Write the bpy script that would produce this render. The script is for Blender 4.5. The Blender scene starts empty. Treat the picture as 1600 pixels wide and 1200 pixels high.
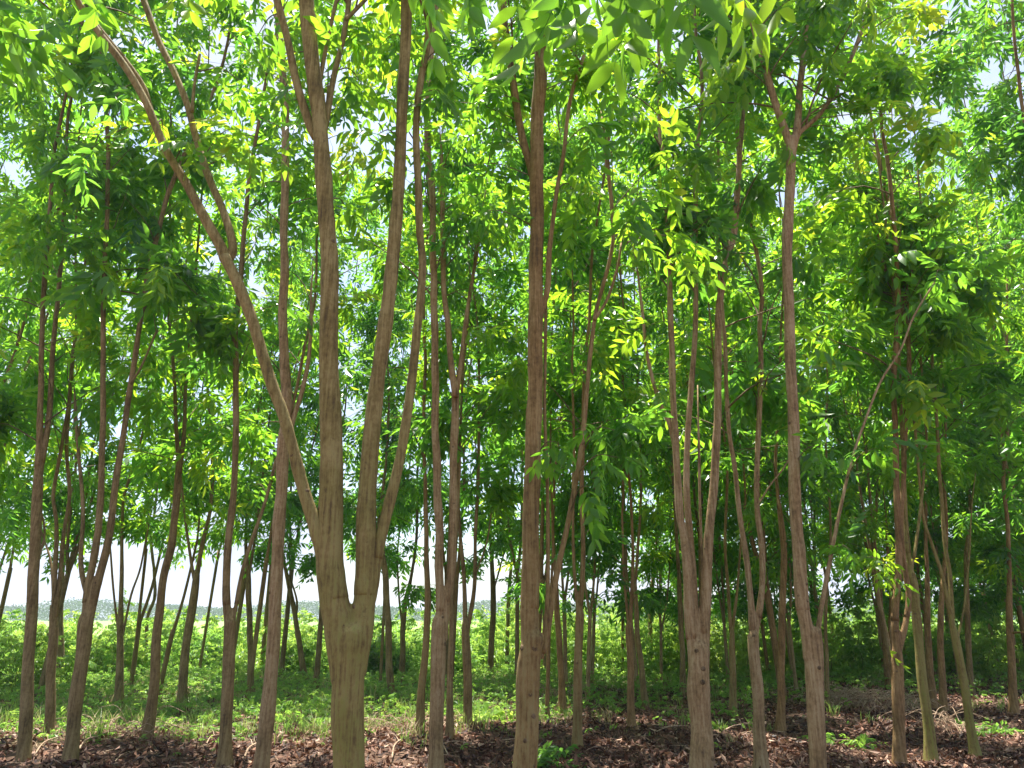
import bpy, math, random
import numpy as np
from mathutils import Vector, Matrix

PI = math.pi
R = math.radians
rng = np.random.default_rng(7)
random.seed(7)
sc = bpy.context.scene
col = sc.collection

# ------------------------------------------------------------------ camera
FPX = 1164.0                      # focal length in photo pixels (1600 wide)
PITCH = R(17.4)
CAMZ = 1.55
cam_d = bpy.data.cameras.new('camera')
cam = bpy.data.objects.new('camera', cam_d)
col.objects.link(cam)
cam.location = (0, 0, CAMZ)
cam.rotation_euler = (R(90) + PITCH, 0, 0)
cam_d.sensor_width = 36
cam_d.lens = 36 * FPX / 1600
cam_d.clip_start = 0.05
cam_d.clip_end = 3000
sc.camera = cam

# ------------------------------------------------------------------ sky and sun
SUN_EL, SUN_AZ = R(74), R(-24)    # azimuth from +Y towards +X
world = bpy.data.worlds.new('World')
sc.world = world
world.use_nodes = True
nt = world.node_tree
nt.nodes.clear()
wo = nt.nodes.new('ShaderNodeOutputWorld')
bg = nt.nodes.new('ShaderNodeBackground')
sky = nt.nodes.new('ShaderNodeTexSky')
sky.sky_type = 'NISHITA'
sky.sun_disc = False
sky.sun_elevation = SUN_EL
sky.sun_rotation = SUN_AZ
sky.air_density = 1.0
sky.dust_density = 2.0
sky.ozone_density = 1.0
tc = nt.nodes.new('ShaderNodeTexCoord')
mp = nt.nodes.new('ShaderNodeMapping')
mp.inputs['Scale'].default_value = (1.0, 1.0, 2.6)
cn = nt.nodes.new('ShaderNodeTexNoise')
cn.inputs['Scale'].default_value = 2.6
cn.inputs['Detail'].default_value = 7
cn.inputs['Roughness'].default_value = 0.6
cr = nt.nodes.new('ShaderNodeValToRGB')
cr.color_ramp.elements[0].position = 0.40
cr.color_ramp.elements[1].position = 0.62
mixc = nt.nodes.new('ShaderNodeMix')
mixc.data_type = 'RGBA'
mixc.inputs[7].default_value = (2.8, 3.1, 3.8, 1)     # sunlit cloud
nt.links.new(tc.outputs['Generated'], mp.inputs['Vector'])
nt.links.new(mp.outputs['Vector'], cn.inputs['Vector'])
nt.links.new(cn.outputs['Fac'], cr.inputs['Fac'])
nt.links.new(cr.outputs['Color'], mixc.inputs[0])
nt.links.new(sky.outputs['Color'], mixc.inputs[6])
nt.links.new(mixc.outputs[2], bg.inputs['Color'])
bg.inputs['Strength'].default_value = 0.11
nt.links.new(bg.outputs['Background'], wo.inputs['Surface'])

sd = bpy.data.lights.new('sun', 'SUN')
sd.energy = 5.0
sd.angle = R(0.5)
sd.color = (1.0, 0.95, 0.86)
so = bpy.data.objects.new('sun', sd)
col.objects.link(so)
so.location = (0, 0, 30)
d = Vector((math.sin(SUN_AZ) * math.cos(SUN_EL), math.cos(SUN_AZ) * math.cos(SUN_EL), math.sin(SUN_EL)))
so.rotation_euler = d.to_track_quat('Z', 'Y').to_euler()

sc.view_settings.view_transform = 'Standard'
sc.view_settings.look = 'None'
sc.view_settings.gamma = 1
sc.view_settings.use_curve_mapping = False
sc.view_settings.exposure = 1.55
cy = sc.cycles
cy.max_bounces = 7
cy.diffuse_bounces = 4
cy.glossy_bounces = 2
cy.transmission_bounces = 6
cy.transparent_max_bounces = 4
cy.caustics_reflective = False
cy.caustics_refractive = False
cy.use_denoising = True
try:
    cy.denoiser = 'OPENIMAGEDENOISE'
    cy.denoising_input_passes = 'RGB_ALBEDO_NORMAL'
    cy.denoising_prefilter = 'ACCURATE'
except Exception:
    pass

# ------------------------------------------------------------------ pixel -> place
FW = np.array([0, math.cos(PITCH), math.sin(PITCH)])
UP = np.array([0, -math.sin(PITCH), math.cos(PITCH)])
RT = np.array([1.0, 0, 0])
CAM = np.array([0, 0, CAMZ])

def ray(x, y):
    return FW + RT * (x - 800) / FPX - UP * (y - 600) / FPX

def P(x, y, D):
    r = ray(x, y)
    return CAM + r * (D / r[1])

def ground_pt(x, y):
    r = ray(x, y)
    return CAM + r * (-CAMZ / r[2])

def proj(p):
    q = np.asarray(p) - CAM
    z = q @ FW
    return 800 + FPX * (q @ RT) / z, 600 - FPX * (q @ UP) / z, z

def gz(x, y):
    x = np.asarray(x, float); y = np.asarray(y, float)
    return (0.045 * np.sin(x * 0.9 + 1.3) * np.sin(y * 0.7 + 0.4) + 0.03 * np.sin(x * 2.1 + y * 1.3)
            + 0.10 * np.exp(-((y - 10.6 - 0.12 * x) / 1.0) ** 2) * (1 / (1 + np.exp((x - 0.5) * 1.5))))

def noise2(x, y, s, seed):
    g = np.random.default_rng(seed); v = 0
    for k in range(5):
        a, b, c = g.uniform(.6, 1.6, 2).tolist() + [g.uniform(0, 6)]
        th = g.uniform(0, PI)
        v = v + np.sin((x * math.cos(th) + y * math.sin(th)) * s * a + c) * np.sin((y * math.cos(th) - x * math.sin(th)) * s * b + c * 2)
    return v / 5

# ------------------------------------------------------------------ mesh helpers
def tri_mesh(name, V, F, mats, fmat=None, smooth=None, tint=None):
    me = bpy.data.meshes.new(name)
    V = np.ascontiguousarray(V, np.float32); F = np.ascontiguousarray(F, np.int32)
    n = len(F)
    me.vertices.add(len(V)); me.vertices.foreach_set('co', V.ravel())
    me.loops.add(n * 3); me.loops.foreach_set('vertex_index', F.ravel())
    me.polygons.add(n)
    me.polygons.foreach_set('loop_start', np.arange(n, dtype=np.int32) * 3)
    me.polygons.foreach_set('loop_total', np.full(n, 3, np.int32))
    if fmat is not None:
        me.polygons.foreach_set('material_index', np.ascontiguousarray(fmat, np.int32))
    if smooth is None:
        smooth = np.zeros(n, bool)
    elif isinstance(smooth, bool):
        smooth = np.full(n, smooth, bool)
    me.polygons.foreach_set('use_smooth', smooth)
    if tint is not None:
        a = me.attributes.new('tint', 'FLOAT', 'FACE')
        a.data.foreach_set('value', np.ascontiguousarray(tint, np.float32))
    for m in mats:
        me.materials.append(m)
    me.update(calc_edges=True)
    return me

def link(name, data, parent=None):
    o = bpy.data.objects.new(name, data)
    col.objects.link(o)
    o.parent = parent
    return o

def spline(pts, sub=5):
    """Catmull-Rom through rows (x, y, z, r)."""
    p = np.asarray(pts, float)
    if len(p) < 3:
        t = np.linspace(0, 1, sub * 2 + 1)[:, None]
        return p[0] * (1 - t) + p[-1] * t
    q = np.vstack([2 * p[0] - p[1], p, 2 * p[-1] - p[-2]])
    out = []
    for i in range(1, len(q) - 2):
        a, b, c, e = q[i - 1], q[i], q[i + 1], q[i + 2]
        for k in range(sub):
            t = k / sub
            out.append(0.5 * (2 * b + (c - a) * t + (2 * a - 5 * b + 4 * c - e) * t * t + (3 * b - a - 3 * c + e) * t ** 3))
    out.append(p[-1])
    return np.array(out)

def tube(path, sides=10, cap=True, rough=0.0, seed=0):
    """path rows (x,y,z,r) -> V, F (triangles)."""
    c = path[:, :3]; r = np.maximum(path[:, 3], 0.0006)
    n = len(c)
    t = np.gradient(c, axis=0)
    t /= np.linalg.norm(t, axis=1)[:, None] + 1e-9
    u = np.cross(t[0], [0.3, 1, 0.1] if abs(t[0][1]) < 0.9 else [1, 0, 0]); u /= np.linalg.norm(u)
    U = np.empty((n, 3))
    for i in range(n):
        u = u - t[i] * (u @ t[i]); u /= np.linalg.norm(u) + 1e-9
        U[i] = u
    W = np.cross(t, U)
    a = np.arange(sides) * 2 * PI / sides
    rr = np.repeat(r[:, None], sides, 1)
    if rough > 0:
        g = np.random.default_rng(seed)
        lo = g.normal(0, 1, (max(2, n // 3 + 2), sides))
        idx = np.linspace(0, len(lo) - 1.001, n); i0 = idx.astype(int); fr = (idx - i0)[:, None]
        nz = lo[i0] * (1 - fr) + lo[i0 + 1] * fr
        nz = (nz + np.roll(nz, 1, 1) + np.roll(nz, -1, 1)) / 3
        rr = rr * (1 + rough * nz)
    V = c[:, None, :] + rr[:, :, None] * (np.cos(a)[None, :, None] * U[:, None, :] + np.sin(a)[None, :, None] * W[:, None, :])
    V = V.reshape(-1, 3)
    i = np.arange(n - 1)[:, None] * sides; j = np.arange(sides)[None, :]; j2 = (j + 1) % sides
    A = (i + j).ravel(); B = (i + j2).ravel(); C = (i + sides + j2).ravel(); E = (i + sides + j).ravel()
    F = np.vstack([np.stack([A, B, C], 1), np.stack([A, C, E], 1)])
    if cap:
        V = np.vstack([V, c[0], c[-1]])
        k0, k1 = len(V) - 2, len(V) - 1
        jj = np.arange(sides); j2 = (jj + 1) % sides
        F = np.vstack([F, np.stack([np.full(sides, k0), j2, jj], 1),
                       np.stack([np.full(sides, k1), (n - 1) * sides + jj, (n - 1) * sides + j2], 1)])
    return V, F

class Acc:
    def __init__(s):
        s.V = []; s.F = []; s.m = []; s.t = []; s.s = []; s.n = 0
    def add(s, V, F, mat=0, tint=0.5, smooth=True):
        s.V.append(V); s.F.append(F + s.n); s.n += len(V)
        k = len(F)
        s.m.append(np.full(k, mat)); s.s.append(np.full(k, smooth))
        s.t.append(np.full(k, tint) if np.isscalar(tint) else tint)
    def mesh(s, name, mats):
        return tri_mesh(name, np.vstack(s.V), np.vstack(s.F), mats, np.concatenate(s.m), np.concatenate(s.s), np.concatenate(s.t))

# ------------------------------------------------------------------ leaves
def leaflet(lod, L, W, bend, fold):
    """One leaflet along +x, face up +z."""
    if lod == 0:
        xs = np.array([0, .14, .34, .58, .80, 1.0]) * L
        ws = np.array([0, .30, .50, .46, .26, 0]) * W
        zs = -bend * (xs / L) ** 2 * L
        V = [(xs[0], 0, 0)]
        for i in range(1, 5):
            V += [(xs[i], ws[i], zs[i] + fold * ws[i]), (xs[i], 0, zs[i]), (xs[i], -ws[i], zs[i] + fold * ws[i])]
        V.append((xs[5], 0, zs[5]))
        F = [(0, 2, 1), (0, 3, 2)]
        for i in range(3):
            b = 1 + 3 * i
            F += [(b, b + 1, b + 4), (b, b + 4, b + 3), (b + 1, b + 2, b + 5), (b + 1, b + 5, b + 4)]
        F += [(10, 11, 13), (11, 12, 13)]
    else:
        V = [(0, 0, 0), (.45 * L, .5 * W, fold * .5 * W - bend * .2 * L), (.45 * L, -.5 * W, fold * .5 * W - bend * .2 * L), (L, 0, -bend * L)]
        F = [(0, 3, 1), (0, 2, 3)]
    return np.array(V, float), np.array(F)

def euler(ax, ay, az):
    return np.array(Matrix.Rotation(az, 3, 'Z') @ Matrix.Rotation(ay, 3, 'Y') @ Matrix.Rotation(ax, 3, 'X'))

def compound(lod, seed, pairs=4, length=0.30, ll=0.138, lw=0.047, droop=0.5):
    """Pinnate leaf: rachis along +x, leaflets both sides, terminal pair."""
    g = np.random.default_rng(seed)
    Vs = []; Fs = []; n = 0; ids = []
    def rp(t):
        return np.array([length * t, 0, -droop * length * t * t])
    k = 0
    for i in range(pairs):
        t = 0.30 + 0.68 * i / (pairs - 1)
        for s in (1, -1):
            size = (0.82 + 0.25 * math.sin(PI * (i + 0.6) / pairs)) * g.uniform(0.85, 1.12)
            V, F = leaflet(lod, ll * size, lw * size, g.uniform(0.05, 0.35), g.uniform(0.15, 0.6))
            az = s * R(68 - 30 * i / (pairs - 1) + g.uniform(-9, 9))
            M = euler(g.uniform(-.35, .35), R(g.uniform(8, 62)), az)
            V = V @ M.T + rp(t + g.uniform(-.02, .02))
            Vs.append(V); Fs.append(F + n); n += len(V); ids.append(np.full(len(F), k)); k += 1
    # rachis: a thin three-sided strip
    if lod == 0:
        path = np.array([[*rp(t), 0.0022 * (1 - .6 * t)] for t in np.linspace(0, 1, 6)])
        V, F = tube(path, 3, False)
    else:
        a, b = rp(0), rp(1)
        w = np.array([0, 0.0022, 0])
        V = np.array([a - w, a + w, b]); F = np.array([[0, 1, 2]])
    Vs.append(V); Fs.append(F + n); ids.append(np.full(len(F), -1))
    return np.vstack(Vs), np.vstack(Fs), np.concatenate(ids)

TEMPL = {0: [compound(0, i, pairs=3 + i % 3, length=0.22 + 0.04 * (i % 3), droop=0.3 + 0.22 * (i % 4)) for i in range(8)],
         1: [compound(1, 50 + i, pairs=3 + i % 3, length=0.22 + 0.04 * (i % 3), droop=0.3 + 0.22 * (i % 4)) for i in range(8)],
         2: [compound(1, 90 + i, pairs=3 + i % 3, length=0.16, ll=0.085, lw=0.04, droop=0.3) for i in range(6)]}

def place_leaves(acc, pos, dirs, scale, tint, lod, g, mat=0, roll=0.5, jitter=0.10):
    """Stamp compound leaves at pos (n,3) pointing along dirs."""
    n = len(pos)
    if n == 0:
        return
    x = dirs / (np.linalg.norm(dirs, axis=1)[:, None] + 1e-9)
    up = np.tile([0, 0, 1.0], (n, 1)) + g.normal(0, roll, (n, 3))
    y = np.cross(up, x); y /= np.linalg.norm(y, axis=1)[:, None] + 1e-9
    z = np.cross(x, y)
    M = np.stack([x, y, z], 2)
    T = TEMPL[lod]
    which = g.integers(0, len(T), n)
    for k, (V, F, ids) in enumerate(T):
        s = np.where(which == k)[0]
        if len(s) == 0:
            continue
        VV = np.einsum('nij,vj->nvi', M[s], V) * scale[s][:, None, None] + pos[s][:, None, :]
        FF = F[None] + (np.arange(len(s)) * len(V))[:, None, None]
        nl = ids.max() + 1
        lt = g.normal(0, jitter, (len(s), nl + 1))
        tt = tint[s][:, None] + lt[:, ids]
        acc.add(VV.reshape(-1, 3), FF.reshape(-1, 3), mat, np.clip(tt, 0, 1).ravel(), smooth=(lod == 0))

# ------------------------------------------------------------------ materials
def newmat(name):
    m = bpy.data.materials.new(name); m.use_nodes = True
    m.node_tree.nodes.clear()
    return m, m.node_tree

def ramp(nt, stops):
    r = nt.nodes.new('ShaderNodeValToRGB')
    e = r.color_ramp.elements
    while len(e) < len(stops):
        e.new(0.5)
    for el, (p, c) in zip(e, stops):
        el.position = p; el.color = (*c, 1)
    return r

def leaf_mat(name, stops, tstops, trans=0.5, rough=0.38, spec=0.5):
    m, nt = newmat(name)
    N = nt.nodes; Lk = nt.links.new
    out = N.new('ShaderNodeOutputMaterial')
    at = N.new('ShaderNodeAttribute'); at.attribute_name = 'tint'
    oi = N.new('ShaderNodeObjectInfo')
    ad = N.new('ShaderNodeMath'); ad.operation = 'MULTIPLY_ADD'
    ad.inputs[1].default_value = 0.16; ad.inputs[2].default_value = -0.08
    Lk(oi.outputs['Random'], ad.inputs[0])
    a2 = N.new('ShaderNodeMath'); a2.operation = 'ADD'
    Lk(ad.outputs[0], a2.inputs[0]); Lk(at.outputs['Fac'], a2.inputs[1])
    c1 = ramp(nt, stops); c2 = ramp(nt, tstops)
    Lk(a2.outputs[0], c1.inputs['Fac']); Lk(a2.outputs[0], c2.inputs['Fac'])
    pb = N.new('ShaderNodeBsdfPrincipled')
    pb.inputs['Roughness'].default_value = rough
    pb.inputs['Specular IOR Level'].default_value = spec
    Lk(c1.outputs['Color'], pb.inputs['Base Color'])
    tr = N.new('ShaderNodeBsdfTranslucent')
    Lk(c2.outputs['Color'], tr.inputs['Color'])
    mx = N.new('ShaderNodeMixShader'); mx.inputs['Fac'].default_value = trans
    Lk(pb.outputs[0], mx.inputs[1]); Lk(tr.outputs[0], mx.inputs[2]); Lk(mx.outputs[0], out.inputs['Surface'])
    return m

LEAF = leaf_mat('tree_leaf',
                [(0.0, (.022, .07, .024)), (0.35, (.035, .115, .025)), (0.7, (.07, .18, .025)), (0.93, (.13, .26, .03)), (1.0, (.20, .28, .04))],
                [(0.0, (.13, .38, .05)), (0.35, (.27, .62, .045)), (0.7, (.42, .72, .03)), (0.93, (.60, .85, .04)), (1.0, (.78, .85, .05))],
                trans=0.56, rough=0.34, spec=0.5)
WEED = leaf_mat('weed_leaf',
                [(0.0, (.05, .12, .03)), (0.5, (.10, .22, .04)), (1.0, (.20, .32, .06))],
                [(0.0, (.18, .42, .06)), (0.5, (.36, .62, .08)), (1.0, (.58, .75, .12))],
                trans=0.5, rough=0.45, spec=0.4)
DRY = leaf_mat('dry_leaf',
               [(0.0, (.02, .010, .008)), (0.35, (.08, .035, .022)), (0.7, (.25, .12, .075)), (1.0, (.55, .37, .26))],
               [(0.0, (.08, .03, .01)), (0.5, (.22, .09, .04)), (1.0, (.40, .24, .12))],
               trans=0.12, rough=0.6, spec=0.3)

def bark_mat(name, base, light, moss=(.17, .17, .06), moss_amt=0.5, dark=(.07, .045, .03)):
    m, nt = newmat(name)
    N = nt.nodes; Lk = nt.links.new
    out = N.new('ShaderNodeOutputMaterial')
    tc = N.new('ShaderNodeTexCoord'); oi = N.new('ShaderNodeObjectInfo')
    off = N.new('ShaderNodeVectorMath'); off.operation = 'SCALE'; off.inputs['Scale'].default_value = 37.0
    cmb = N.new('ShaderNodeCombineXYZ')
    for k in range(3):
        Lk(oi.outputs['Random'], cmb.inputs[k])
    Lk(cmb.outputs[0], off.inputs[0])
    # the pieces of one tree must match: only object coordinates are used for the grain
    def noise(scale, sx, sy, sz, detail=4, rough=0.6):
        mp = N.new('ShaderNodeMapping'); mp.inputs['Scale'].default_value = (sx, sy, sz)
        Lk(tc.outputs['Object'], mp.inputs['Vector'])
        n = N.new('ShaderNodeTexNoise'); n.inputs['Scale'].default_value = scale
        n.inputs['Detail'].default_value = detail; n.inputs['Roughness'].default_value = rough
        Lk(mp.outputs[0], n.inputs['Vector'])
        return n
    fib = noise(48, 1, 1, 0.05, 7, .72)     # vertical striation
    ring = noise(9, 0.5, 0.5, 3.0, 5, .65)  # uneven growth rings
    pat = noise(5.0, 1, 1, 0.6, 6, .65)     # broad patches
    mott = noise(38, 1, 1, 0.8, 5, .7)      # lichen mottling
    spot = noise(16, 1, 1, 1.0, 4, 0.62)
    c = ramp(nt, [(0.08, dark), (0.34, tuple(.62 * v for v in base)), (0.5, base), (0.76, light)])
    mx0 = N.new('ShaderNodeMix'); mx0.data_type = 'FLOAT'; mx0.inputs[0].default_value = 0.12
    Lk(fib.outputs['Fac'], mx0.inputs[2]); Lk(ring.outputs['Fac'], mx0.inputs[3])
    mx1 = N.new('ShaderNodeMix'); mx1.data_type = 'FLOAT'; mx1.inputs[0].default_value = 0.28
    Lk(mx0.outputs[0], mx1.inputs[2]); Lk(mott.outputs['Fac'], mx1.inputs[3])
    pc = N.new('ShaderNodeMix'); pc.data_type = 'FLOAT'; pc.inputs[0].default_value = 0.30
    Lk(mx1.outputs[0], pc.inputs[2]); Lk(pat.outputs['Fac'], pc.inputs[3])
    # stretch the contrast of the mixed grain
    st = N.new('ShaderNodeMath'); st.operation = 'MULTIPLY_ADD'; st.inputs[1].default_value = 3.0; st.inputs[2].default_value = -.96
    Lk(pc.outputs[0], st.inputs[0])
    Lk(st.outputs[0], c.inputs['Fac'])
    # algae: more on the lowest two metres
    sep = N.new('ShaderNodeSeparateXYZ'); Lk(tc.outputs['Object'], sep.inputs[0])
    mr = N.new('ShaderNodeMapRange'); mr.inputs['From Min'].default_value = 0.3; mr.inputs['From Max'].default_value = 3.4
    mr.inputs['To Min'].default_value = moss_amt; mr.inputs['To Max'].default_value = moss_amt * 0.15
    Lk(sep.outputs['Z'], mr.inputs['Value'])
    mr2 = N.new('ShaderNodeMapRange'); mr2.inputs['From Min'].default_value = 0.42; mr2.inputs['From Max'].default_value = 0.62
    Lk(mx1.outputs[0], mr2.inputs['Value'])
    mu = N.new('ShaderNodeMath'); mu.operation = 'MULTIPLY'; mu.use_clamp = True
    Lk(mr.outputs[0], mu.inputs[0]); Lk(mr2.outputs[0], mu.inputs[1])
    mc = N.new('ShaderNodeMix'); mc.data_type = 'RGBA'; mc.inputs[7].default_value = (*moss, 1)
    Lk(mu.outputs[0], mc.inputs[0]); Lk(c.outputs['Color'], mc.inputs[6])
    # dark knots and stains
    mr3 = N.new('ShaderNodeMapRange'); mr3.inputs['From Min'].default_value = 0.64; mr3.inputs['From Max'].default_value = 0.78
    mr3.inputs['To Max'].default_value = 0.8
    Lk(spot.outputs['Fac'], mr3.inputs['Value'])
    mk = N.new('ShaderNodeMix'); mk.data_type = 'RGBA'; mk.inputs[7].default_value = (*dark, 1)
    Lk(mr3.outputs[0], mk.inputs[0]); Lk(mc.outputs[2], mk.inputs[6])
    pb = N.new('ShaderNodeBsdfPrincipled'); pb.inputs['Roughness'].default_value = 0.85
    pb.inputs['Specular IOR Level'].default_value = 0.25
    Lk(mk.outputs[2], pb.inputs['Base Color'])
    bp = N.new('ShaderNodeBump'); bp.inputs['Strength'].default_value = 1.0; bp.inputs['Distance'].default_value = 0.016
    Lk(mx1.outputs[0], bp.inputs['Height']); Lk(bp.outputs[0], pb.inputs['Normal'])
    Lk(pb.outputs[0], out.inputs['Surface'])
    return m

BARK = {
    'olive': bark_mat('bark_olive', (.23, .16, .06), (.39, .29, .13), moss=(.20, .20, .045), moss_amt=1.3),
    'pink': bark_mat('bark_pinkish', (.29, .185, .09), (.44, .315, .18), moss_amt=0.3),
    'brown': bark_mat('bark_brown', (.24, .145, .058), (.38, .25, .115), moss_amt=0.8),
    'grey': bark_mat('bark_grey', (.20, .13, .058), (.34, .235, .115), moss_amt=0.35, dark=(.05, .035, .025)),
    'red': bark_mat('bark_reddish', (.22, .125, .052), (.34, .21, .10), moss_amt=0.2),
    'knot': bark_mat('bark_knot', (.13, .085, .045), (.24, .16, .09), moss_amt=0.1, dark=(.03, .02, .015)),
    'pale': bark_mat('bark_pale', (.36, .28, .19), (.52, .44, .33), moss_amt=0.3),
}
TWIG = bark_mat('twig_bark', (.16, .11, .06), (.26, .2, .11), moss_amt=0.3)

# ------------------------------------------------------------------ trees
def tag(o, label, cat, group=None, kind=None):
    if label: o['label'] = label
    if cat: o['category'] = cat
    if group: o['group'] = group
    if kind: o['kind'] = kind
    return o

def extend(path, H, g, lean=None):
    """continue a stem (rows x,y,z,r) upward to height H."""
    p = path[-1].copy()
    k = min(4, len(path) - 1)
    dr = path[-1, :3] - path[-1 - k, :3]; dr /= np.linalg.norm(dr) + 1e-9
    out = [path]
    steps = max(1, int((H - p[2]) / 0.35))
    if H - p[2] < 0.2:
        return path
    r0 = p[3]
    rows = []
    for i in range(steps):
        dr = dr * 0.9 + np.array([0, 0, 0.12]) + g.normal(0, 0.05, 3) * np.array([1, 1, 0.2])
        dr /= np.linalg.norm(dr)
        p = p.copy(); p[:3] += dr * 0.35
        p[3] = r0 + (0.006 - r0) * ((i + 1) / steps) ** 0.85
        rows.append(p)
    return np.vstack([path, rows])

DENS = 0.74
def branches_and_leaves(acc, stems, g, zmin, per_m, lod, blen=1.2, size=1.0, base_tint=0.42, step=0.075, keep=None):
    pos = []; dirs = []; scl = []; tin = []
    for path in stems:
        z = path[:, 2]
        seg = np.linalg.norm(np.diff(path[:, :3], axis=0), axis=1)
        s = np.concatenate([[0], np.cumsum(seg)])
        if z.max() < zmin:
            continue
        s0 = s[np.argmax(z >= zmin)]
        L = s[-1] - s0
        nb = int(L * per_m * DENS) + 2
        az0 = g.uniform(0, 2 * PI)
        for b in range(nb):
            t = s0 + L * (b + g.uniform(0, 1)) / nb
            q = np.array([np.interp(t, s, path[:, k]) for k in range(4)])
            fr = (t - s0) / max(L, .1)
            az = az0 + b * 2.4 + g.uniform(-.5, .5)
            el = R(g.uniform(22, 72))
            ln = blen * g.choice([.45, .7, .85, 1.15]) * (1.0 - 0.35 * fr)
            dr = np.array([math.cos(az) * math.cos(el), math.sin(az) * math.cos(el), math.sin(el)])
            n = 6
            pts = [np.array([*q[:3], min(q[3] * .6, 0.005 + 0.006 * ln)])]
            c = q[:3].copy()
            for i in range(n):
                dr = dr + np.array([0, 0, -0.10]) + g.normal(0, 0.09, 3); dr /= np.linalg.norm(dr)
                c = c + dr * ln / n
                pts.append(np.array([*c, max(0.0022, pts[0][3] * (1 - (i + 1) / n * .8))]))
            pts = np.array(pts)
            V, F = tube(pts, 4 if lod == 0 else 3, False)
            acc.add(V, F, 1, 0.5)
            m = max(4, int(ln * 1.3 / step * g.choice([.25, .8, 1.2, 1.7])))
            tt = 1 - .6 * g.uniform(0, 1, m) ** 1.5
            tt[:3] = 1.0
            ii = tt * n
            i0 = np.minimum(ii.astype(int), n - 1); f = (ii - i0)[:, None]
            pp = pts[i0, :3] * (1 - f) + pts[i0 + 1, :3] * f
            td = pts[i0 + 1, :3] - pts[i0, :3]; td /= np.linalg.norm(td, axis=1)[:, None]
            rd = g.normal(0, 1, (m, 3)); rd -= td * np.sum(rd * td, 1)[:, None]; rd /= np.linalg.norm(rd, axis=1)[:, None]
            dd = td * g.uniform(.0, .7, m)[:, None] + rd * 0.9 + np.array([0, 0, -0.55])
            bt = base_tint + g.normal(0, .14)
            pos.append(pp); dirs.append(dd)
            scl.append(size * g.uniform(.7, 1.15, m))
            tin.append(bt + g.normal(0, .08, m) + 0.22 * (tt > .97))
        # leaf tuft at the top of the stem
        m = 10
        pos.append(np.repeat(path[-1:, :3], m, 0)); dd = g.normal(0, 1, (m, 3)); dd[:, 2] += .3
        dirs.append(dd); scl.append(size * g.uniform(.7, 1.1, m)); tin.append(base_tint + .2 + g.normal(0, .08, m))
    if not pos:
        return
    pos = np.vstack(pos); dirs = np.vstack(dirs); scl = np.concatenate(scl); tin = np.concatenate(tin)
    if keep is not None:
        k = keep(pos); pos, dirs, scl, tin = pos[k], dirs[k], scl[k], tin[k]
    place_leaves(acc, pos, dirs, scl, tin, lod, g)

def swell(path, s_list, amt, g):
    """node swellings: little rings along a stem"""
    seg = np.linalg.norm(np.diff(path[:, :3], axis=0), axis=1)
    s = np.concatenate([[0], np.cumsum(seg)])
    r = path[:, 3].copy()
    for s0 in s_list:
        r *= 1 + amt * np.exp(-((s - s0) / 0.045) ** 2)
    path[:, 3] = r
    return path

def remesh(V, F, voxel, name, mats, it=2):
    me = tri_mesh(name + '_raw', V, F, [], smooth=True)
    o = bpy.data.objects.new(name + '_raw', me); col.objects.link(o)
    md = o.modifiers.new('r', 'REMESH'); md.mode = 'VOXEL'; md.voxel_size = voxel; md.use_smooth_shade = True
    sm = o.modifiers.new('s', 'SMOOTH'); sm.factor = 0.6; sm.iterations = it
    dg = bpy.context.evaluated_depsgraph_get()
    ev = o.evaluated_get(dg)
    m2 = bpy.data.meshes.new_from_object(ev)
    m2.name = name
    bpy.data.objects.remove(o); bpy.data.meshes.remove(me)
    for m in mats: m2.materials.append(m)
    return m2

TREES = []
def px_path(pts, D, w0, w1, drift, base_ground, sub=5, flare=True, g=None):
    """pixel polyline -> rows (x,y,z,r).  drift: depth change from first to last point."""
    n = len(pts)
    ln = np.concatenate([[0], np.cumsum([math.hypot(pts[i + 1][0] - pts[i][0], pts[i + 1][1] - pts[i][1]) for i in range(n - 1)])])
    ln /= ln[-1]
    rows = []
    for (x, y), t in zip([p[:2] for p in pts], ln):
        c = P(x, y, D + drift * t)
        zc = (c - CAM) @ FW
        w = w1 + (w0 - w1) * ((1 - t) ** 2.2 if w0 > w1 else 1 - t)
        rows.append([*c, w / 2 * zc / FPX])
    rows = np.array(rows)
    if base_ground:
        b = rows[0]
        if b[2] > 0.05:
            dx = (rows[0, :2] - rows[1, :2]) / max(rows[1, 2] - rows[0, 2], .2) * b[2] * 0.4
            rows = np.vstack([[b[0] + dx[0], b[1] + dx[1], -0.12, b[3] * 1.05], rows])
        else:
            rows = np.vstack([[b[0], b[1], -0.15, b[3]], rows])
    rows = spline(rows, sub)
    wg = np.random.default_rng(int(abs(pts[0][0] * 7 + pts[-1][1] * 3 + D * 100)))
    hz = rows[:, 2]; am = 0.09 * rows[:, 3]
    env = np.clip(np.abs(hz - hz[0]) / .3, 0, 1)
    for k in range(3):
        f1 = wg.uniform(3, 9); rows[:, 0] += env * am * .6 * np.sin(hz * f1 + wg.uniform(0, 6)); rows[:, 1] += env * am * .6 * np.sin(hz * f1 * .9 + wg.uniform(0, 6))
        rows[:, 3] *= 1 + .018 * np.sin(hz * wg.uniform(4, 14) + wg.uniform(0, 6))
    if base_ground and flare:
        rows[:, 3] *= 1 + 0.5 * np.exp(-np.maximum(rows[:, 2], 0) / 0.13)
    return rows

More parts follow.
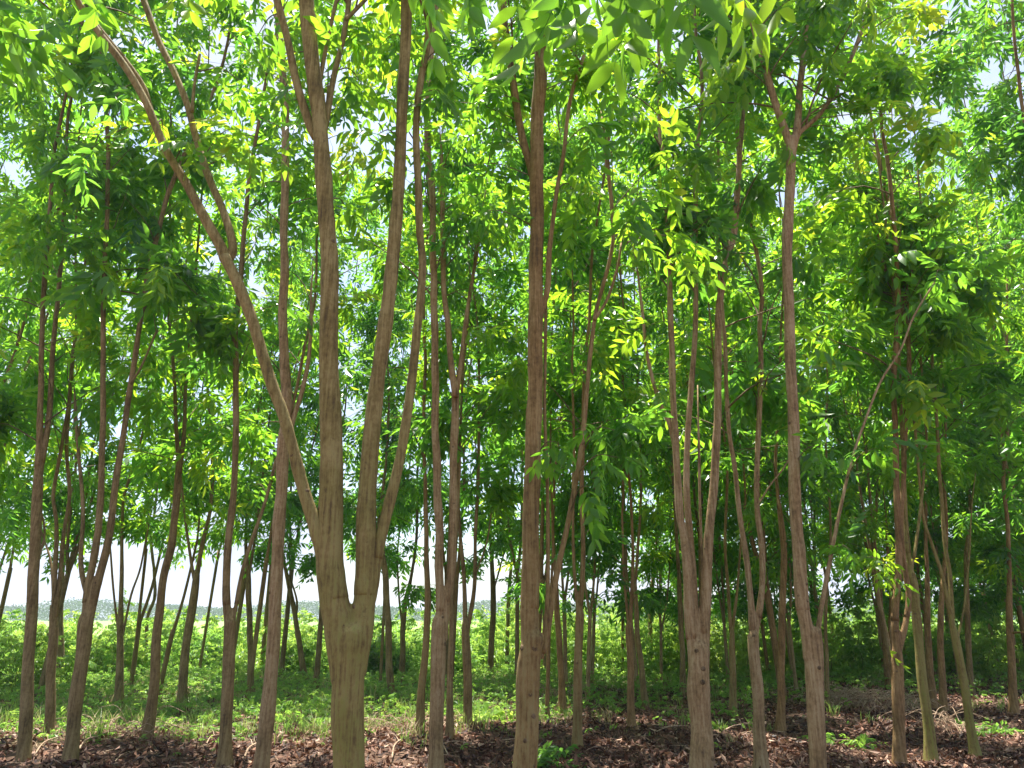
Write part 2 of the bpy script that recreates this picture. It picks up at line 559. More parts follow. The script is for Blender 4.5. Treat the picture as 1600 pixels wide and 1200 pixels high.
def traced_tree(label, short, bark, trunk, stems, limbs=(), D=None, H=8.0, zmin=3.3, per_m=4.5, blen=1.15, size=1.5, tint=0.42, ext=True, cut=None, sprays=(), step=0.075):
    """trunk: (pts, w0, w1); stems/limbs: list of (pts, w0, w1, drift[, H])"""
    g = np.random.default_rng(abs(hash(short)) % 99991 if False else sum(ord(c) * (i + 3) for i, c in enumerate(short)))
    pts, w0, w1 = trunk
    if D is None:
        D = ground_pt(*pts[0][:2])[1]
    near = D < 10
    lod = 0 if D < 9 else 1
    sides = 16 if near else 9
    tp = px_path(pts, D, w0, w1, 0, True, sub=8 if near else 5)
    origin = tp[0, :3].copy(); origin[2] = 0
    loc = lambda a: np.hstack([a[:, :3] - origin, a[:, 3:]])
    tp = loc(tp)
    root = bpy.data.objects.new('plantation_tree', None); col.objects.link(root)
    root.empty_display_size = 0.2
    root.location = origin
    tag(root, label, 'tree', 'tall slim trees standing in plantation rows')
    kw = .88
    sp = [loc(px_path(s[0], D, s[1] * kw, s[2] * kw, s[3], False, sub=8 if near else 5)) for s in stems]
    Hs = [((s[4] if len(s) > 4 else H) + (5.0 if (len(s) < 5 or s[4] > 0) else 0)) * g.uniform(.92, 1.08) for s in stems]
    lp = [loc(px_path(s[0], D, s[1], s[2], s[3], False, sub=5)) for s in limbs]
    # trunk with the start of every stem grown into it
    if len(sp): tp[-4:, 3] *= np.array([.95, .88, .76, .55])
    pieces = [tube(tp, sides, True, 0.05, 1)]
    stem_paths = []
    ring = lambda L: np.cumsum(g.uniform(.25, .8, 40))[:max(1, int(L / .4))]
    for i, s in enumerate(sp):
        seg = np.linalg.norm(np.diff(s[:, :3], axis=0), axis=1); cs = np.concatenate([[0], np.cumsum(seg)])
        Ls = cs[-1]
        s = swell(s, ring(Ls), 0.07, g)
        stub = min(0.55, Ls * .5) if near else min(0.3, Ls * .4)
        k = max(3, int(np.argmax(cs > stub)))
        st = s[:k + 1].copy(); st[-4:, 3] *= np.array([1, .97, .90, .72])[-len(st[-4:]):]
        pieces.append(tube(st, sides, True, 0.04, 10 + i))
        k2 = max(0, k - 5)
        path = s[k2:]
        if ext and Hs[i] > 0:
            path = extend(path, Hs[i], g)
        stem_paths.append(path)
        me_V, me_F = tube(path, sides - 4 if near else 7, True, 0.03, 30 + i)
        o = link('stem', tri_mesh('stem', me_V, me_F, [BARK[bark]], smooth=True), root)
    V = []; F = []; n = 0
    for v, f in pieces:
        V.append(v); F.append(f + n); n += len(v)
    V = np.vstack(V); F = np.vstack(F)
    if near and len(sp):
        me = remesh(V, F, 0.011 if D < 6 else 0.014, 'trunk', [BARK[bark]], 6)
    else:
        me = tri_mesh('trunk', V, F, [BARK[bark]], smooth=True)
    link('trunk', me, root)
    if near:
        allp = [tp] + sp[:3]
        for q_ in range(9 if D < 7 else 5):
            pth = allp[int(g.integers(0, len(allp)))]
            i_ = int(g.integers(3, max(4, len(pth) - 2)))
            c_ = pth[i_]
            if c_[2] < .3 or c_[2] > 5: continue
            a_ = g.uniform(PI * 1.1, PI * 1.9)
            nr = np.array([math.cos(a_), math.sin(a_), 0.15])
            kr = g.uniform(.10, .2) * c_[3] + .003
            p_ = np.array([[*(c_[:3] + nr * c_[3] * .7), kr * 1.5], [*(c_[:3] + nr * c_[3] * .92), kr * 1.35], [*(c_[:3] + nr * (c_[3] * 1.02)), kr * .9], [*(c_[:3] + nr * (c_[3] * .98)), kr * .4]])
            v, f = tube(p_, 9, True, .12, int(kr * 1e5))
            link('knot', tri_mesh('knot', v, f, [BARK['knot']], smooth=True), root)
    limb_paths = []
    for i, s in enumerate(lp):
        s = swell(s, ring(2), 0.05, g)
        Hl = limbs[i][4] if len(limbs[i]) > 4 else min(H * .85, s[-1, 2] + 1.2)
        if ext and Hl > 0: s = extend(s, Hl, g)
        v, f = tube(s, 8 if near else 6, True, 0.03, 60 + i)
        link('limb', tri_mesh('limb', v, f, [BARK[bark]], smooth=True), root)
        limb_paths.append(s)
    acc = Acc()
    src = stem_paths + limb_paths
    if not stem_paths:
        src = src + [tp]
    def open_gaps(p):          # leaves cut out along the sun's rays to put light flecks on the floor
        q = p + origin
        gx = q[:, 0] - q[:, 2] * d.x / d.z; gy = q[:, 1] - q[:, 2] * d.y / d.z
        return noise2(gx, gy, 2.6, 61) + .6 * noise2(gx, gy, .9, 62) < .13
    branches_and_leaves(acc, src, g, zmin, per_m, lod, blen, size, tint, step=step, keep=open_gaps)
    for (x, y, dd, n, sz, tn, dirx, dirz) in sprays:
        # a leafy twig from the nearest stem point out to the pixel
        tgt = P(x, y, D + dd) - origin
        allp = np.vstack(src)
        up = allp[:, 2] < tgt[2] + .35
        cand = allp[up] if up.any() else allp
        q = cand[np.argmin(np.linalg.norm(cand[:, :3] - tgt, axis=1) + 0.3 * np.abs(cand[:, 2] - (tgt[2] - .2)))]
        mid = (q[:3] + tgt) / 2 + np.array([0, 0, .08])
        pth = spline(np.array([[*q[:3], .006], [*mid, .0045], [*tgt, .0025]]), 4)
        v, f = tube(pth, 4, False); acc.add(v, f, 1, .5)
        tv = g.uniform(.35, 1, n); tv[:2] = 1
        pos = pth[(tv * (len(pth) - 1)).astype(int), :3]
        dv = g.normal(0, .75, (n, 3)) + np.array([dirx, 0, dirz])
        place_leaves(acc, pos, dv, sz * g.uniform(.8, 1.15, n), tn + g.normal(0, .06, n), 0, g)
    if acc.V:
        link('crown', acc.mesh('crown', [LEAF, TWIG]), root)
    TREES.append((short, proj(origin)[0], origin[1], tuple(origin)))
    return root

# ---- the trees traced one by one -------------------------------------------------
A = traced_tree('thickest tree with a mossy olive trunk forking at eye height into four stems', 'four-stemmed mossy tree', 'olive',
    ([(544, 1197), (545, 1100), (546, 1030), (548, 1000), (549, 975)], 50, 52),
    [([(541, 1060), (531, 985), (524, 930), (518, 875), (516, 780), (515, 600), (515, 420), (511, 360), (503, 245), (498, 175), (488, 90), (477, -5)], 58, 26, -.05, 9.5),
     ([(533, 1000), (518, 935), (503, 870), (492, 825), (478, 780), (465, 732), (444, 652), (427, 603), (395, 505), (367, 435), (350, 400)], 26, 19, -.15, 0),
     ([(553, 1050), (564, 985), (570, 930), (571, 870), (573, 780), (588, 610), (611, 435), (625, 245), (632, 105), (634, -5)], 46, 19, .1, 9.5),
     ([(566, 985), (579, 930), (588, 880), (603, 810), (628, 697), (642, 610), (651, 522), (660, 417), (656, 350), (651, 245), (653, 157), (667, 70), (675, -10)], 24, 12, .25, 9)],
    [([(352, 406), (345, 385), (315, 332), (290, 287), (259, 234), (241, 189), (227, 157), (196, 105), (150, 45), (115, -8)], 18, 11, -.25, 7.0),
     ([(354, 410), (364, 385), (350, 332), (325, 273), (304, 210), (290, 157), (269, 105), (248, 63), (222, -5)], 14, 10, .2, 7.2),
     ([(240, 190), (226, 140), (204, 105), (160, 50), (125, 8), (80, -20)], 9, 7, -.1, 6.5),
     ([(300, 175), (304, 130), (312, 85)], 6, 4, .1, 5.5),
     ([(494, 215), (483, 192), (462, 122), (448, 60), (432, -5)], 15, 12, -.1, 7.5),
     ([(506, 205), (511, 180), (521, 122), (534, 70), (542, 28), (546, -5)], 11, 8, .1, 7),
     ([(498, 180), (500, 130), (507, 87), (521, 21), (528, -10)], 8, 6, .05, 7),
     ([(541, 30), (556, 15), (575, -5)], 7, 6, .1, 6.5)],
    D=4.6, H=9, zmin=5.9, per_m=3.0, size=1.05, tint=0.5,
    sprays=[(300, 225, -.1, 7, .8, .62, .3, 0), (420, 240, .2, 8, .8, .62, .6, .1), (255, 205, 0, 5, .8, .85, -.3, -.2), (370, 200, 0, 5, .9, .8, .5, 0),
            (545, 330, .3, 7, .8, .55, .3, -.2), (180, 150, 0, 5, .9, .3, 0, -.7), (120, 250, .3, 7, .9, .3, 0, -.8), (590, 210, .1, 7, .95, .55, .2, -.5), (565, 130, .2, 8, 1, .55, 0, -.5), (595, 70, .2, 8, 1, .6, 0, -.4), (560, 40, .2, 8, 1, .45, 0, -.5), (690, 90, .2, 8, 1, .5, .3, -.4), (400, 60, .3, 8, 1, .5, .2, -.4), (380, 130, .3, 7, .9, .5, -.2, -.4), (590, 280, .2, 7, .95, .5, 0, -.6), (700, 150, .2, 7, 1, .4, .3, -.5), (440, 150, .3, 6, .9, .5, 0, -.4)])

B = traced_tree('pinkish brown straight leaning trunk crossing behind the diagonal stem of the four-stemmed tree', 'pinkish leaning tree', 'pink',
    ([(409, 1197), (423, 1060), (430, 955), (434, 850), (439, 780), (441, 720), (446, 660)], 25, 19),
    [([(444, 690), (448, 630), (444, 560), (442, 500), (444, 440), (444, 350), (446, 175), (437, 63), (433, -5)], 19, 12, .1)],
    [([(452, 690), (458, 655), (472, 610), (483, 557), (486, 500)], 9, 6, .1, 5.5)],
    D=7.6, H=8.5, zmin=5.6, size=1.0,
    sprays=[(480, 500, 0, 4, .8, .4, .4, -.2)])

C = traced_tree('dark brown tree with one stout upright stem and pale whip shoots on its right', 'stout upright tree', 'brown',
    ([(820, 1197), (827, 1060), (831, 1010), (835, 985)], 38, 37),
    [([(829, 1030), (829, 985), (828, 920), (830, 780), (835, 645), (837, 505), (838, 400), (838, 290), (840, 210), (845, 87), (846, -5)], 35, 24, 0, 9)],
    [([(846, 1030), (851, 990), (855, 950), (856, 885), (856, 780), (851, 640), (852, 560), (853, 470)], 8, 5, .1, 3.5),
     ([(848, 1020), (857, 976), (870, 895), (891, 802), (908, 697), (919, 592), (929, 498), (940, 452), (954, 400), (958, 350), (945, 217)], 11, 6, .3, 6),
     ([(929, 500), (950, 465), (964, 420), (971, 380)], 6, 4, .1, 4.5),
     ([(842, 500), (856, 450), (859, 385), (870, 297), (880, 245), (891, 157), (912, 87)], 10, 6, -.15, 6),
     ([(837, 300), (829, 260), (817, 217), (803, 140), (790, 52), (786, -5)], 13, 11, .1, 7.5)],
    D=5.6, H=9, zmin=6.0, per_m=3.2, size=1.05, tint=0.48,
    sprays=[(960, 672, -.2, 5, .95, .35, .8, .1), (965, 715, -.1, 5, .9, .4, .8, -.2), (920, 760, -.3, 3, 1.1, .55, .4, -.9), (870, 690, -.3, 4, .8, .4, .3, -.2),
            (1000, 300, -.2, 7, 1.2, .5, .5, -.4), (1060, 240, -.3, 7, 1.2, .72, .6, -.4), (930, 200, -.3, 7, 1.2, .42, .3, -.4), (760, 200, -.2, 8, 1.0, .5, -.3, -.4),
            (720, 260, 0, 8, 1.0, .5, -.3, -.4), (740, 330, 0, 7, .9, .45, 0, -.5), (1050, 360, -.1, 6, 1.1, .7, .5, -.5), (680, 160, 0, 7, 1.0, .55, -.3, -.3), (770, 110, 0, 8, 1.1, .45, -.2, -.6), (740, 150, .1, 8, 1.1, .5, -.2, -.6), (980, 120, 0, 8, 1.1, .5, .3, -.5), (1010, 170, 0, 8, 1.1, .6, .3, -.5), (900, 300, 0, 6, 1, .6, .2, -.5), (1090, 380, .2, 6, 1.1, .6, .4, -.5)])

Dt = traced_tree('double-trunked pinkish tree with a seam down its foot and three tall crowded stems', 'double-trunked tree', 'pink',
    ([(1096, 1197), (1094, 1100), (1091, 1040), (1090, 1000)], 36, 34),
    [([(1084, 1040), (1078, 955), (1070, 850), (1061, 790), (1055, 673), (1050, 560), (1047, 470)], 22, 10, -.1),
     ([(1088, 1040), (1085, 955), (1079, 850), (1073, 760), (1074, 680), (1080, 610), (1086, 520), (1087, 435)], 18, 9, .15),
     ([(1097, 1040), (1101, 972), (1105, 885), (1110, 816), (1117, 732), (1122, 610), (1122, 505), (1130, 430), (1135, 410)], 22, 12, .05)],
    [([(1058, 710), (1045, 660), (1031, 631), (1012, 560), (1003, 480)], 9, 5, -.2, 5.5),
     ([(1103, 960), (1098, 900), (1094, 800), (1092, 700)], 6, 4, .2, 4)],
    D=7.3, H=8.5, zmin=4.7, size=1.0, tint=0.45,
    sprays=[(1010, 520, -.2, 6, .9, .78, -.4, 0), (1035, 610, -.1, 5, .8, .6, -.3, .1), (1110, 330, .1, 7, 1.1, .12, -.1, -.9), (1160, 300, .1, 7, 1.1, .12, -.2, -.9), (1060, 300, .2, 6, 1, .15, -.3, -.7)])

E = traced_tree('clean pale brown single trunk that opens into three clear branches high up', 'three-pronged pale tree', 'pink',
    ([(1278, 1197), (1274, 1080), (1269, 1000), (1266, 980)], 26, 29),
    [([(1265, 1030), (1262, 985), (1254, 940), (1248, 867), (1243, 800), (1239, 645), (1234, 522), (1230, 410), (1234, 300), (1236, 245), (1238, 215)], 25, 17, 0, 0)],
    [([(1275, 1010), (1281, 965), (1295, 885), (1309, 816), (1327, 732), (1351, 659), (1376, 596), (1407, 547), (1428, 494), (1460, 442)], 9, 3, .3, 0),
     ([(1237, 235), (1226, 203), (1204, 140), (1187, 70), (1163, -5)], 13, 10, -.15, 7.5),
     ([(1239, 235), (1246, 192), (1250, 140), (1257, 70), (1261, -5)], 12, 9, .1, 7.5),
     ([(1240, 230), (1250, 207), (1281, 178), (1309, 136), (1330, 91), (1355, 21), (1362, -10)], 8, 6, .2, 7)],
    D=6.6, H=8.5, zmin=6.3, per_m=4.5, size=1.05, tint=0.5,
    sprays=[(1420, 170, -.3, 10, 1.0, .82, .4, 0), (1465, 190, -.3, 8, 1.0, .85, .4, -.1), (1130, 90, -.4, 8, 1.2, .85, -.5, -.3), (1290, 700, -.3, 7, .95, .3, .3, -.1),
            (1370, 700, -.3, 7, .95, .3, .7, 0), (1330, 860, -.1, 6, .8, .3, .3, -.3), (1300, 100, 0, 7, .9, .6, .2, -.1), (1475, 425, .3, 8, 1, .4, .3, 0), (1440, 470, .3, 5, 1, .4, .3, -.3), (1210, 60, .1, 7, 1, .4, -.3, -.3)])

Ft = traced_tree('light tan tree forked at eye height into two parallel stems', 'parallel-stemmed tan tree', 'pink',
    ([(681, 1197), (683, 1080), (686, 990), (688, 960)], 23, 24),
    [([(687, 1000), (688, 955), (686, 885), (686, 816), (681, 700), (680, 600), (679, 505), (677, 417), (675, 297), (668, 240)], 17, 12, -.1),
     ([(692, 1000), (697, 940), (705, 885), (708, 800), (709, 700), (712, 612)], 17, 14, .1, 0)],
    [([(712, 620), (704, 560), (700, 510), (693, 435), (691, 280)], 11, 8, -.05, 7.5),
     ([(712, 620), (719, 575), (730, 487), (744, 400), (752, 350)], 9, 6, .2, 7)],
    D=8.1, H=8.3, zmin=4.9, size=1.0)

G = traced_tree('slim tree whose two stems twist round each other, right of the three-pronged pale tree', 'twisted slim tree', 'red',
    ([(1406, 1197), (1403, 1080), (1401, 1007)], 18, 19),
    [([(1401, 1020), (1399, 955), (1403, 900), (1404, 850), (1402, 802), (1400, 697), (1396, 610), (1400, 540), (1404, 470)], 14, 9, -.1),
     ([(1404, 1020), (1417, 965), (1420, 930), (1412, 880), (1408, 820), (1413, 720), (1416, 640), (1418, 600)], 11, 8, .15)],
    [([(1404, 480), (1397, 440), (1380, 415), (1370, 360)], 6, 4, 0, 5.5), ([(1407, 495), (1420, 440), (1432, 400)], 5, 3, .1, 5.5)],
    D=8.8, H=8.0, zmin=4.2, per_m=2.6, tint=.5,
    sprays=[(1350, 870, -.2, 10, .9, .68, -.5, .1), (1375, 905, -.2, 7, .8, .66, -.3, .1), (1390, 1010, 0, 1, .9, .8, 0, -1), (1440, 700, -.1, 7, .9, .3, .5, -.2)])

traced_tree('leftmost tree, grey brown trunk with a knobbly swelling at its fork', 'leftmost knobbly tree', 'grey',
    ([(37, 1197), (44, 1040), (50, 950), (53, 900), (56, 830), (60, 720)], 20, 16),
    [([(59, 760), (61, 697), (64, 610), (66, 500), (70, 435)], 13, 8, -.1), ([(61, 745), (75, 662), (80, 600), (83, 540), (92, 450), (101, 315)], 12, 7, .2)],
    [([(58, 880), (70, 832), (62, 790)], 4, 3, .1, 3.4)],
    H=8.2, zmin=3.5, per_m=3.2, tint=.5, sprays=[(15, 470, 0, 6, .9, .25, -.2, -.5), (20, 780, .6, 4, .8, .2, -.2, -.6)])
traced_tree('dark slender tree with three thin stems beside the leftmost knobbly tree', 'dark three-stem tree', 'grey',
    ([(75, 1172), (81, 1030), (84, 945)], 15, 14),
    [([(84, 965), (86, 902), (88, 815), (84, 770), (96, 700)], 10, 6, 0), ([(86, 965), (94, 902), (100, 832), (109, 770), (104, 700), (108, 640)], 9, 6, .2)],
    [([(83, 945), (80, 880), (68, 840)], 4, 3, .2, 3.2)], H=7.5, zmin=3.2)
traced_tree('grey brown trunk splitting into a wide V of two straight stems, near the left side', 'wide-V tree', 'grey',
    ([(108, 1197), (121, 1080), (131, 1000), (136, 955)], 20, 22),
    [([(134, 985), (137, 925), (150, 850), (156, 802), (161, 645), (161, 540), (163, 435), (168, 315), (168, 210), (159, 87), (157, 40)], 14, 7, -.1),
     ([(138, 980), (150, 920), (168, 850), (178, 780), (192, 680), (206, 592), (224, 470), (238, 400), (259, 315), (269, 287)], 16, 8, .15)],
    [([(137, 935), (126, 880), (130, 800), (122, 700), (118, 640)], 8, 5, .35, 4.5), ([(204, 600), (222, 570), (246, 515)], 4, 3, .2, 4.5)],
    D=8.8, H=8.3, zmin=5.0, sprays=[(235, 340, 0, 6, 1, .15, 0, -.9), (150, 560, .2, 6, .8, .35, .3, -.4)])
traced_tree('thin dark tree standing behind the wide-V tree', 'thin tree behind the V', 'grey',
    ([(95, 1070), (94, 955), (98, 880), (105, 800)], 12, 8), [([(104, 810), (112, 720), (118, 640)], 8, 5, .2)], H=7.5, zmin=3.2)
traced_tree('short-trunked thin tree with two side shoots rising like a trident', 'trident tree', 'grey',
    ([(185, 1100), (188, 1000), (189, 940)], 13, 10),
    [([(189, 970), (190, 902), (191, 832), (193, 780), (205, 740)], 9, 5, 0)],
    [([(186, 995), (178, 930), (173, 867), (168, 820)], 4, 3, .1, 3.2), ([(191, 995), (205, 930), (220, 885), (232, 820)], 4, 3, .1, 3.2)], H=7.2, zmin=3.2)
traced_tree('very thin wavy tree, dark against the bright field', 'very thin wavy tree', 'grey',
    ([(224, 1050), (228, 1000), (232, 960), (242, 930), (240, 880)], 7, 5), [([(241, 890), (236, 840), (244, 780), (248, 700)], 5, 4, .1)], H=6.5, zmin=3.0)
traced_tree('dark bowed trunk curving to the right as it rises, its foot kicked left', 'bowed dark tree', 'grey',
    ([(226, 1163), (236, 1110), (242, 1060), (247, 970), (257, 900), (268, 850), (275, 790), (281, 710)], 19, 11),
    [([(280, 740), (275, 660), (273, 600), (268, 540)], 8, 6, -.1), ([(281, 740), (288, 670), (290, 600), (294, 540)], 8, 6, .1)], H=8, zmin=3.4,
    sprays=[(285, 560, 0, 9, .9, .3, 0, -.9)])
traced_tree('grey tree with rough lichen patches, leaning right beneath a shady branch', 'lichen-patched leaning tree', 'grey',
    ([(283, 1102), (291, 1010), (302, 940), (308, 890)], 14, 13),
    [([(306, 910), (314, 860), (328, 800), (332, 740), (330, 700)], 9, 6, .1), ([(305, 915), (296, 860), (288, 800), (282, 740)], 6, 4, -.1)], H=7.5, zmin=3.2)
traced_tree('straight dark forked tree with a thin right arm, left of the pinkish leaning tree', 'straight dark forked tree', 'grey',
    ([(351, 1193), (356, 1070), (359, 985), (359, 965)], 19, 19),
    [([(357, 985), (353, 920), (357, 850), (364, 780), (368, 700), (369, 627), (367, 522)], 15, 10, -.1), ([(361, 985), (368, 950), (381, 885), (400, 825), (416, 780), (430, 725)], 9, 6, .2)],
    D=9.0, H=8, zmin=3.7, sprays=[(395, 760, .3, 5, .8, .4, .2, 0)])
traced_tree('thin mottled tree just left of the pinkish leaning trunk', 'thin mottled tree', 'grey',
    ([(392, 1085), (391, 1000), (389, 940), (388, 885)], 10, 9), [([(388, 900), (384, 840), (390, 760)], 7, 5, .1), ([(389, 900), (400, 830), (408, 760)], 5, 4, .1)], H=7.2, zmin=3.3)
traced_tree('thin tree leaning left over the weeds with a hooked side shoot', 'left-leaning hooked tree', 'grey',
    ([(477, 1069), (470, 1020), (464, 980), (453, 920), (444, 880)], 11, 7), [([(446, 890), (437, 830), (432, 760)], 6, 4, .1)],
    [([(462, 970), (464, 940), (454, 900), (452, 850)], 4, 3, .1, 3.5)], H=7, zmin=3.2)
traced_tree('dark tree with a kinked top, right of the four-stemmed tree', 'kinked dark tree', 'grey',
    ([(611, 1092), (608, 1030), (606, 970), (602, 900), (597, 860)], 12, 10), [([(598, 875), (592, 820), (600, 750)], 8, 5, .1)], H=7.2, zmin=3.2)
traced_tree('slender tree with a right-leaning top behind the pale fallen leaves', 'right-leaning slender tree', 'grey',
    ([(628, 1068), (629, 1010), (631, 960), (641, 905)], 10, 8), [([(640, 915), (650, 850), (652, 780)], 6, 5, .1)], H=7.2, zmin=3.0)
traced_tree('brown tree half hidden just left of the parallel-stemmed tan tree', 'half-hidden brown tree', 'brown',
    ([(655, 1162), (660, 1060), (667, 990), (668, 940), (666, 850)], 15, 10), [([(666, 870), (665, 780), (662, 660), (665, 560)], 9, 6, .1)], H=8, zmin=3.5)
traced_tree('dark slim tree just right of the parallel-stemmed tan tree', 'dark slim tree by the tan one', 'grey',
    ([(702, 1166), (703, 1080), (705, 990), (706, 930)], 14, 9), [([(706, 945), (712, 860), (716, 780)], 7, 5, .1)], H=7.5, zmin=3.4)
traced_tree('dark tree forking into a narrow Y above a darker foot, in the open centre', 'narrow-Y tree', 'grey',
    ([(731, 1150), (730, 1060), (728, 990), (728, 965)], 14, 14),
    [([(727, 985), (724, 885), (717, 815), (715, 740)], 9, 6, 0), ([(730, 985), (741, 920), (743, 832), (747, 750)], 9, 6, .1)],
    [([(742, 900), (760, 850), (768, 800)], 3, 2.5, .1, 3.4)], H=7.8, zmin=3.3)
traced_tree('grey tree with a bent shoulder left of the stout upright tree, far back', 'bent-shoulder tree', 'grey',
    ([(766, 1062), (768, 1000), (771, 937), (768, 880)], 10, 9), [([(769, 890), (766, 832), (762, 770)], 8, 5, .1)], [([(771, 925), (783, 880), (792, 850)], 3, 2.5, .1, 3.4)], H=7.5, zmin=3.2)
traced_tree('thin grey tree close beside the stout upright tree, far back', 'thin grey far tree', 'grey',
    ([(792, 1048), (793, 990), (795, 930), (800, 870)], 7, 6), [([(800, 880), (797, 800), (803, 740)], 5, 4, .1)], H=7.5, zmin=3.2)
traced_tree('thin reddish sapling immediately right of the stout upright tree', 'reddish sapling', 'red',
    ([(855, 1127), (856, 1060), (858, 990), (860, 930)], 7, 6), [([(860, 940), (864, 860), (862, 780)], 5, 4, .1)], H=6.5, zmin=3.2)
traced_tree('dark reddish trunk between the stout upright tree and a greenish trunk', 'dark reddish tree', 'red',
    ([(879, 1113), (876, 1040), (871, 962), (868, 900)], 12, 9), [([(869, 915), (864, 830), (866, 750)], 7, 5, .1)], H=7.5, zmin=3.3)
traced_tree('greenish brown upright trunk under dark leaves, right of the stout upright tree', 'greenish upright tree', 'brown',
    ([(902, 1170), (903, 1060), (905, 980), (906, 950)], 16, 14),
    [([(905, 970), (911, 880), (911, 832), (909, 760), (912, 660)], 10, 7, 0), ([(904, 970), (898, 902), (895, 815), (896, 740)], 7, 5, .1)], D=9.6, H=8, zmin=3.5,
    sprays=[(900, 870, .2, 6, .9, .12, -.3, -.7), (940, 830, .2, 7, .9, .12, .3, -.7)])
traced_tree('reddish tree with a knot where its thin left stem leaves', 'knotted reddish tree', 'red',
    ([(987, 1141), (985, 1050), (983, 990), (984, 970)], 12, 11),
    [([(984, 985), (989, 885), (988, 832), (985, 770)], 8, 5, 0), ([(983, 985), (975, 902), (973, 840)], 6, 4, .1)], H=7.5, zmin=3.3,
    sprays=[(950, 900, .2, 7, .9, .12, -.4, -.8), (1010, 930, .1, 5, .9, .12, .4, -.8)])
traced_tree('thin dark tree leaning left behind the knotted reddish tree', 'thin left-leaning tree', 'grey',
    ([(1009, 1107), (1003, 1050), (996, 990), (992, 900)], 11, 8), [([(992, 915), (998, 840), (1002, 770)], 6, 5, .1)], H=7.5, zmin=3.3)
traced_tree('pale straight slim tree in the hazy back rows left of the double-trunked tree', 'pale hazy slim tree', 'pink',
    ([(1017, 1052), (1016, 990), (1017, 940), (1024, 870)], 8, 7), [([(1023, 885), (1028, 800), (1024, 730)], 6, 4, .1)], H=7.5, zmin=3.3)
traced_tree('dark straight tree directly left of the double-trunked tree', 'dark straight tree', 'grey',
    ([(1068, 1092), (1066, 1020), (1063, 950), (1060, 880)], 10, 8), [([(1060, 890), (1055, 800), (1050, 730)], 7, 5, .1)], H=7.5, zmin=3.3)
traced_tree('Y-forked dark tree between the double-trunked tree and the sinuous tree', 'Y-forked dark tree', 'brown',
    ([(1146, 1121), (1145, 1040), (1143, 980)], 12, 10),
    [([(1143, 990), (1136, 900), (1133, 850), (1136, 760)], 7, 5, 0), ([(1144, 990), (1153, 910), (1158, 840)], 6, 4, .1)], H=7.5, zmin=3.3)
traced_tree('tan sinuous tree with two stems swinging outward like a wineglass', 'sinuous tan tree', 'pink',
    ([(1189, 1197), (1184, 1090), (1178, 1010), (1177, 985)], 19, 18),
    [([(1177, 1000), (1168, 885), (1157, 810), (1148, 732), (1138, 662), (1133, 540)], 13, 7, -.1), ([(1179, 1000), (1190, 930), (1190, 860), (1183, 790), (1184, 697), (1189, 592)], 12, 9, .15)],
    [([(1184, 790), (1202, 760), (1222, 735)], 3, 2.5, .1, 3.5)], D=8.8, H=8, zmin=3.6,
    sprays=[(1192, 580, -.1, 5, .7, .8, .2, -.2)])
traced_tree('reddish straight tree just left of the three-pronged pale tree', 'reddish straight tree', 'red',
    ([(1220, 1140), (1221, 1050), (1222, 955), (1225, 860), (1216, 780)], 13, 10), [([(1217, 795), (1212, 720), (1216, 640)], 7, 5, .1)], H=7.8, zmin=3.4,
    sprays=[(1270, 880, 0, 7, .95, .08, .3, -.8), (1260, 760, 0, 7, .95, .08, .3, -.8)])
traced_tree('very thin dark sapling just right of the three-pronged pale tree', 'very thin dark sapling', 'grey',
    ([(1293, 1107), (1292, 1040), (1290, 975), (1293, 900)], 8, 5), [([(1293, 910), (1298, 830), (1294, 750)], 5, 4, .1)], H=6.5, zmin=3.2)
traced_tree('dark thin trunk leaning left behind the twisted slim tree', 'thin trunk behind the twisted tree', 'red',
    ([(1390, 1078), (1383, 1010), (1376, 955), (1374, 890)], 10, 8), [([(1374, 900), (1368, 830), (1372, 750)], 6, 5, .1)], [([(1390, 1020), (1392, 940), (1388, 880)], 7, 5, .1, 5)], H=7.5, zmin=3.3)
traced_tree('stouter olive trunk leaning left, right of the twisted slim tree', 'left-leaning olive tree', 'olive',
    ([(1455, 1183), (1447, 1110), (1439, 1042), (1430, 937), (1422, 890)], 17, 14), [([(1423, 900), (1417, 840), (1413, 760), (1408, 660)], 10, 6, -.1), ([(1423, 900), (1434, 830), (1442, 760)], 6, 5, .2)], D=9.2, H=8, zmin=3.6)
traced_tree('dark red-brown trunk close behind the left-leaning olive tree', 'red-brown tree behind the olive', 'red',
    ([(1456, 1106), (1453, 1040), (1449, 980), (1449, 885)], 13, 9), [([(1449, 900), (1446, 820), (1450, 740)], 7, 5, .1)], H=7.8, zmin=3.3)
traced_tree('dark trunk standing between two leaning olive trunks', 'dark trunk between olives', 'red',
    ([(1475, 1117), (1472, 1050), (1469, 990), (1473, 900)], 12, 9), [([(1473, 910), (1479, 830), (1474, 740)], 7, 5, .1)], H=7.8, zmin=3.3)
traced_tree('long slim olive trunk leaning steeply left, made of two crossing stems', 'steep slim olive tree', 'olive',
    ([(1522, 1170), (1513, 1110), (1505, 1060), (1496, 1010), (1488, 975)], 14, 12),
    [([(1490, 990), (1475, 910), (1456, 850), (1442, 805), (1436, 740)], 8, 5, -.2), ([(1489, 990), (1484, 900), (1477, 850), (1470, 770), (1466, 700)], 9, 6, .1)],
    [([(1494, 1010), (1506, 950), (1512, 900)], 4, 3, .1, 3.5)], D=9.6, H=8, zmin=3.6)
traced_tree('upright grey trunk far right, behind the steep slim olive tree', 'upright grey far tree', 'grey',
    ([(1517, 1085), (1514, 1020), (1511, 960), (1509, 860)], 10, 8), [([(1509, 870), (1516, 800), (1512, 730)], 7, 5, .1)], H=7.8, zmin=3.3,
    sprays=[(1520, 800, 0, 10, 1, .08, 0, -.8)])
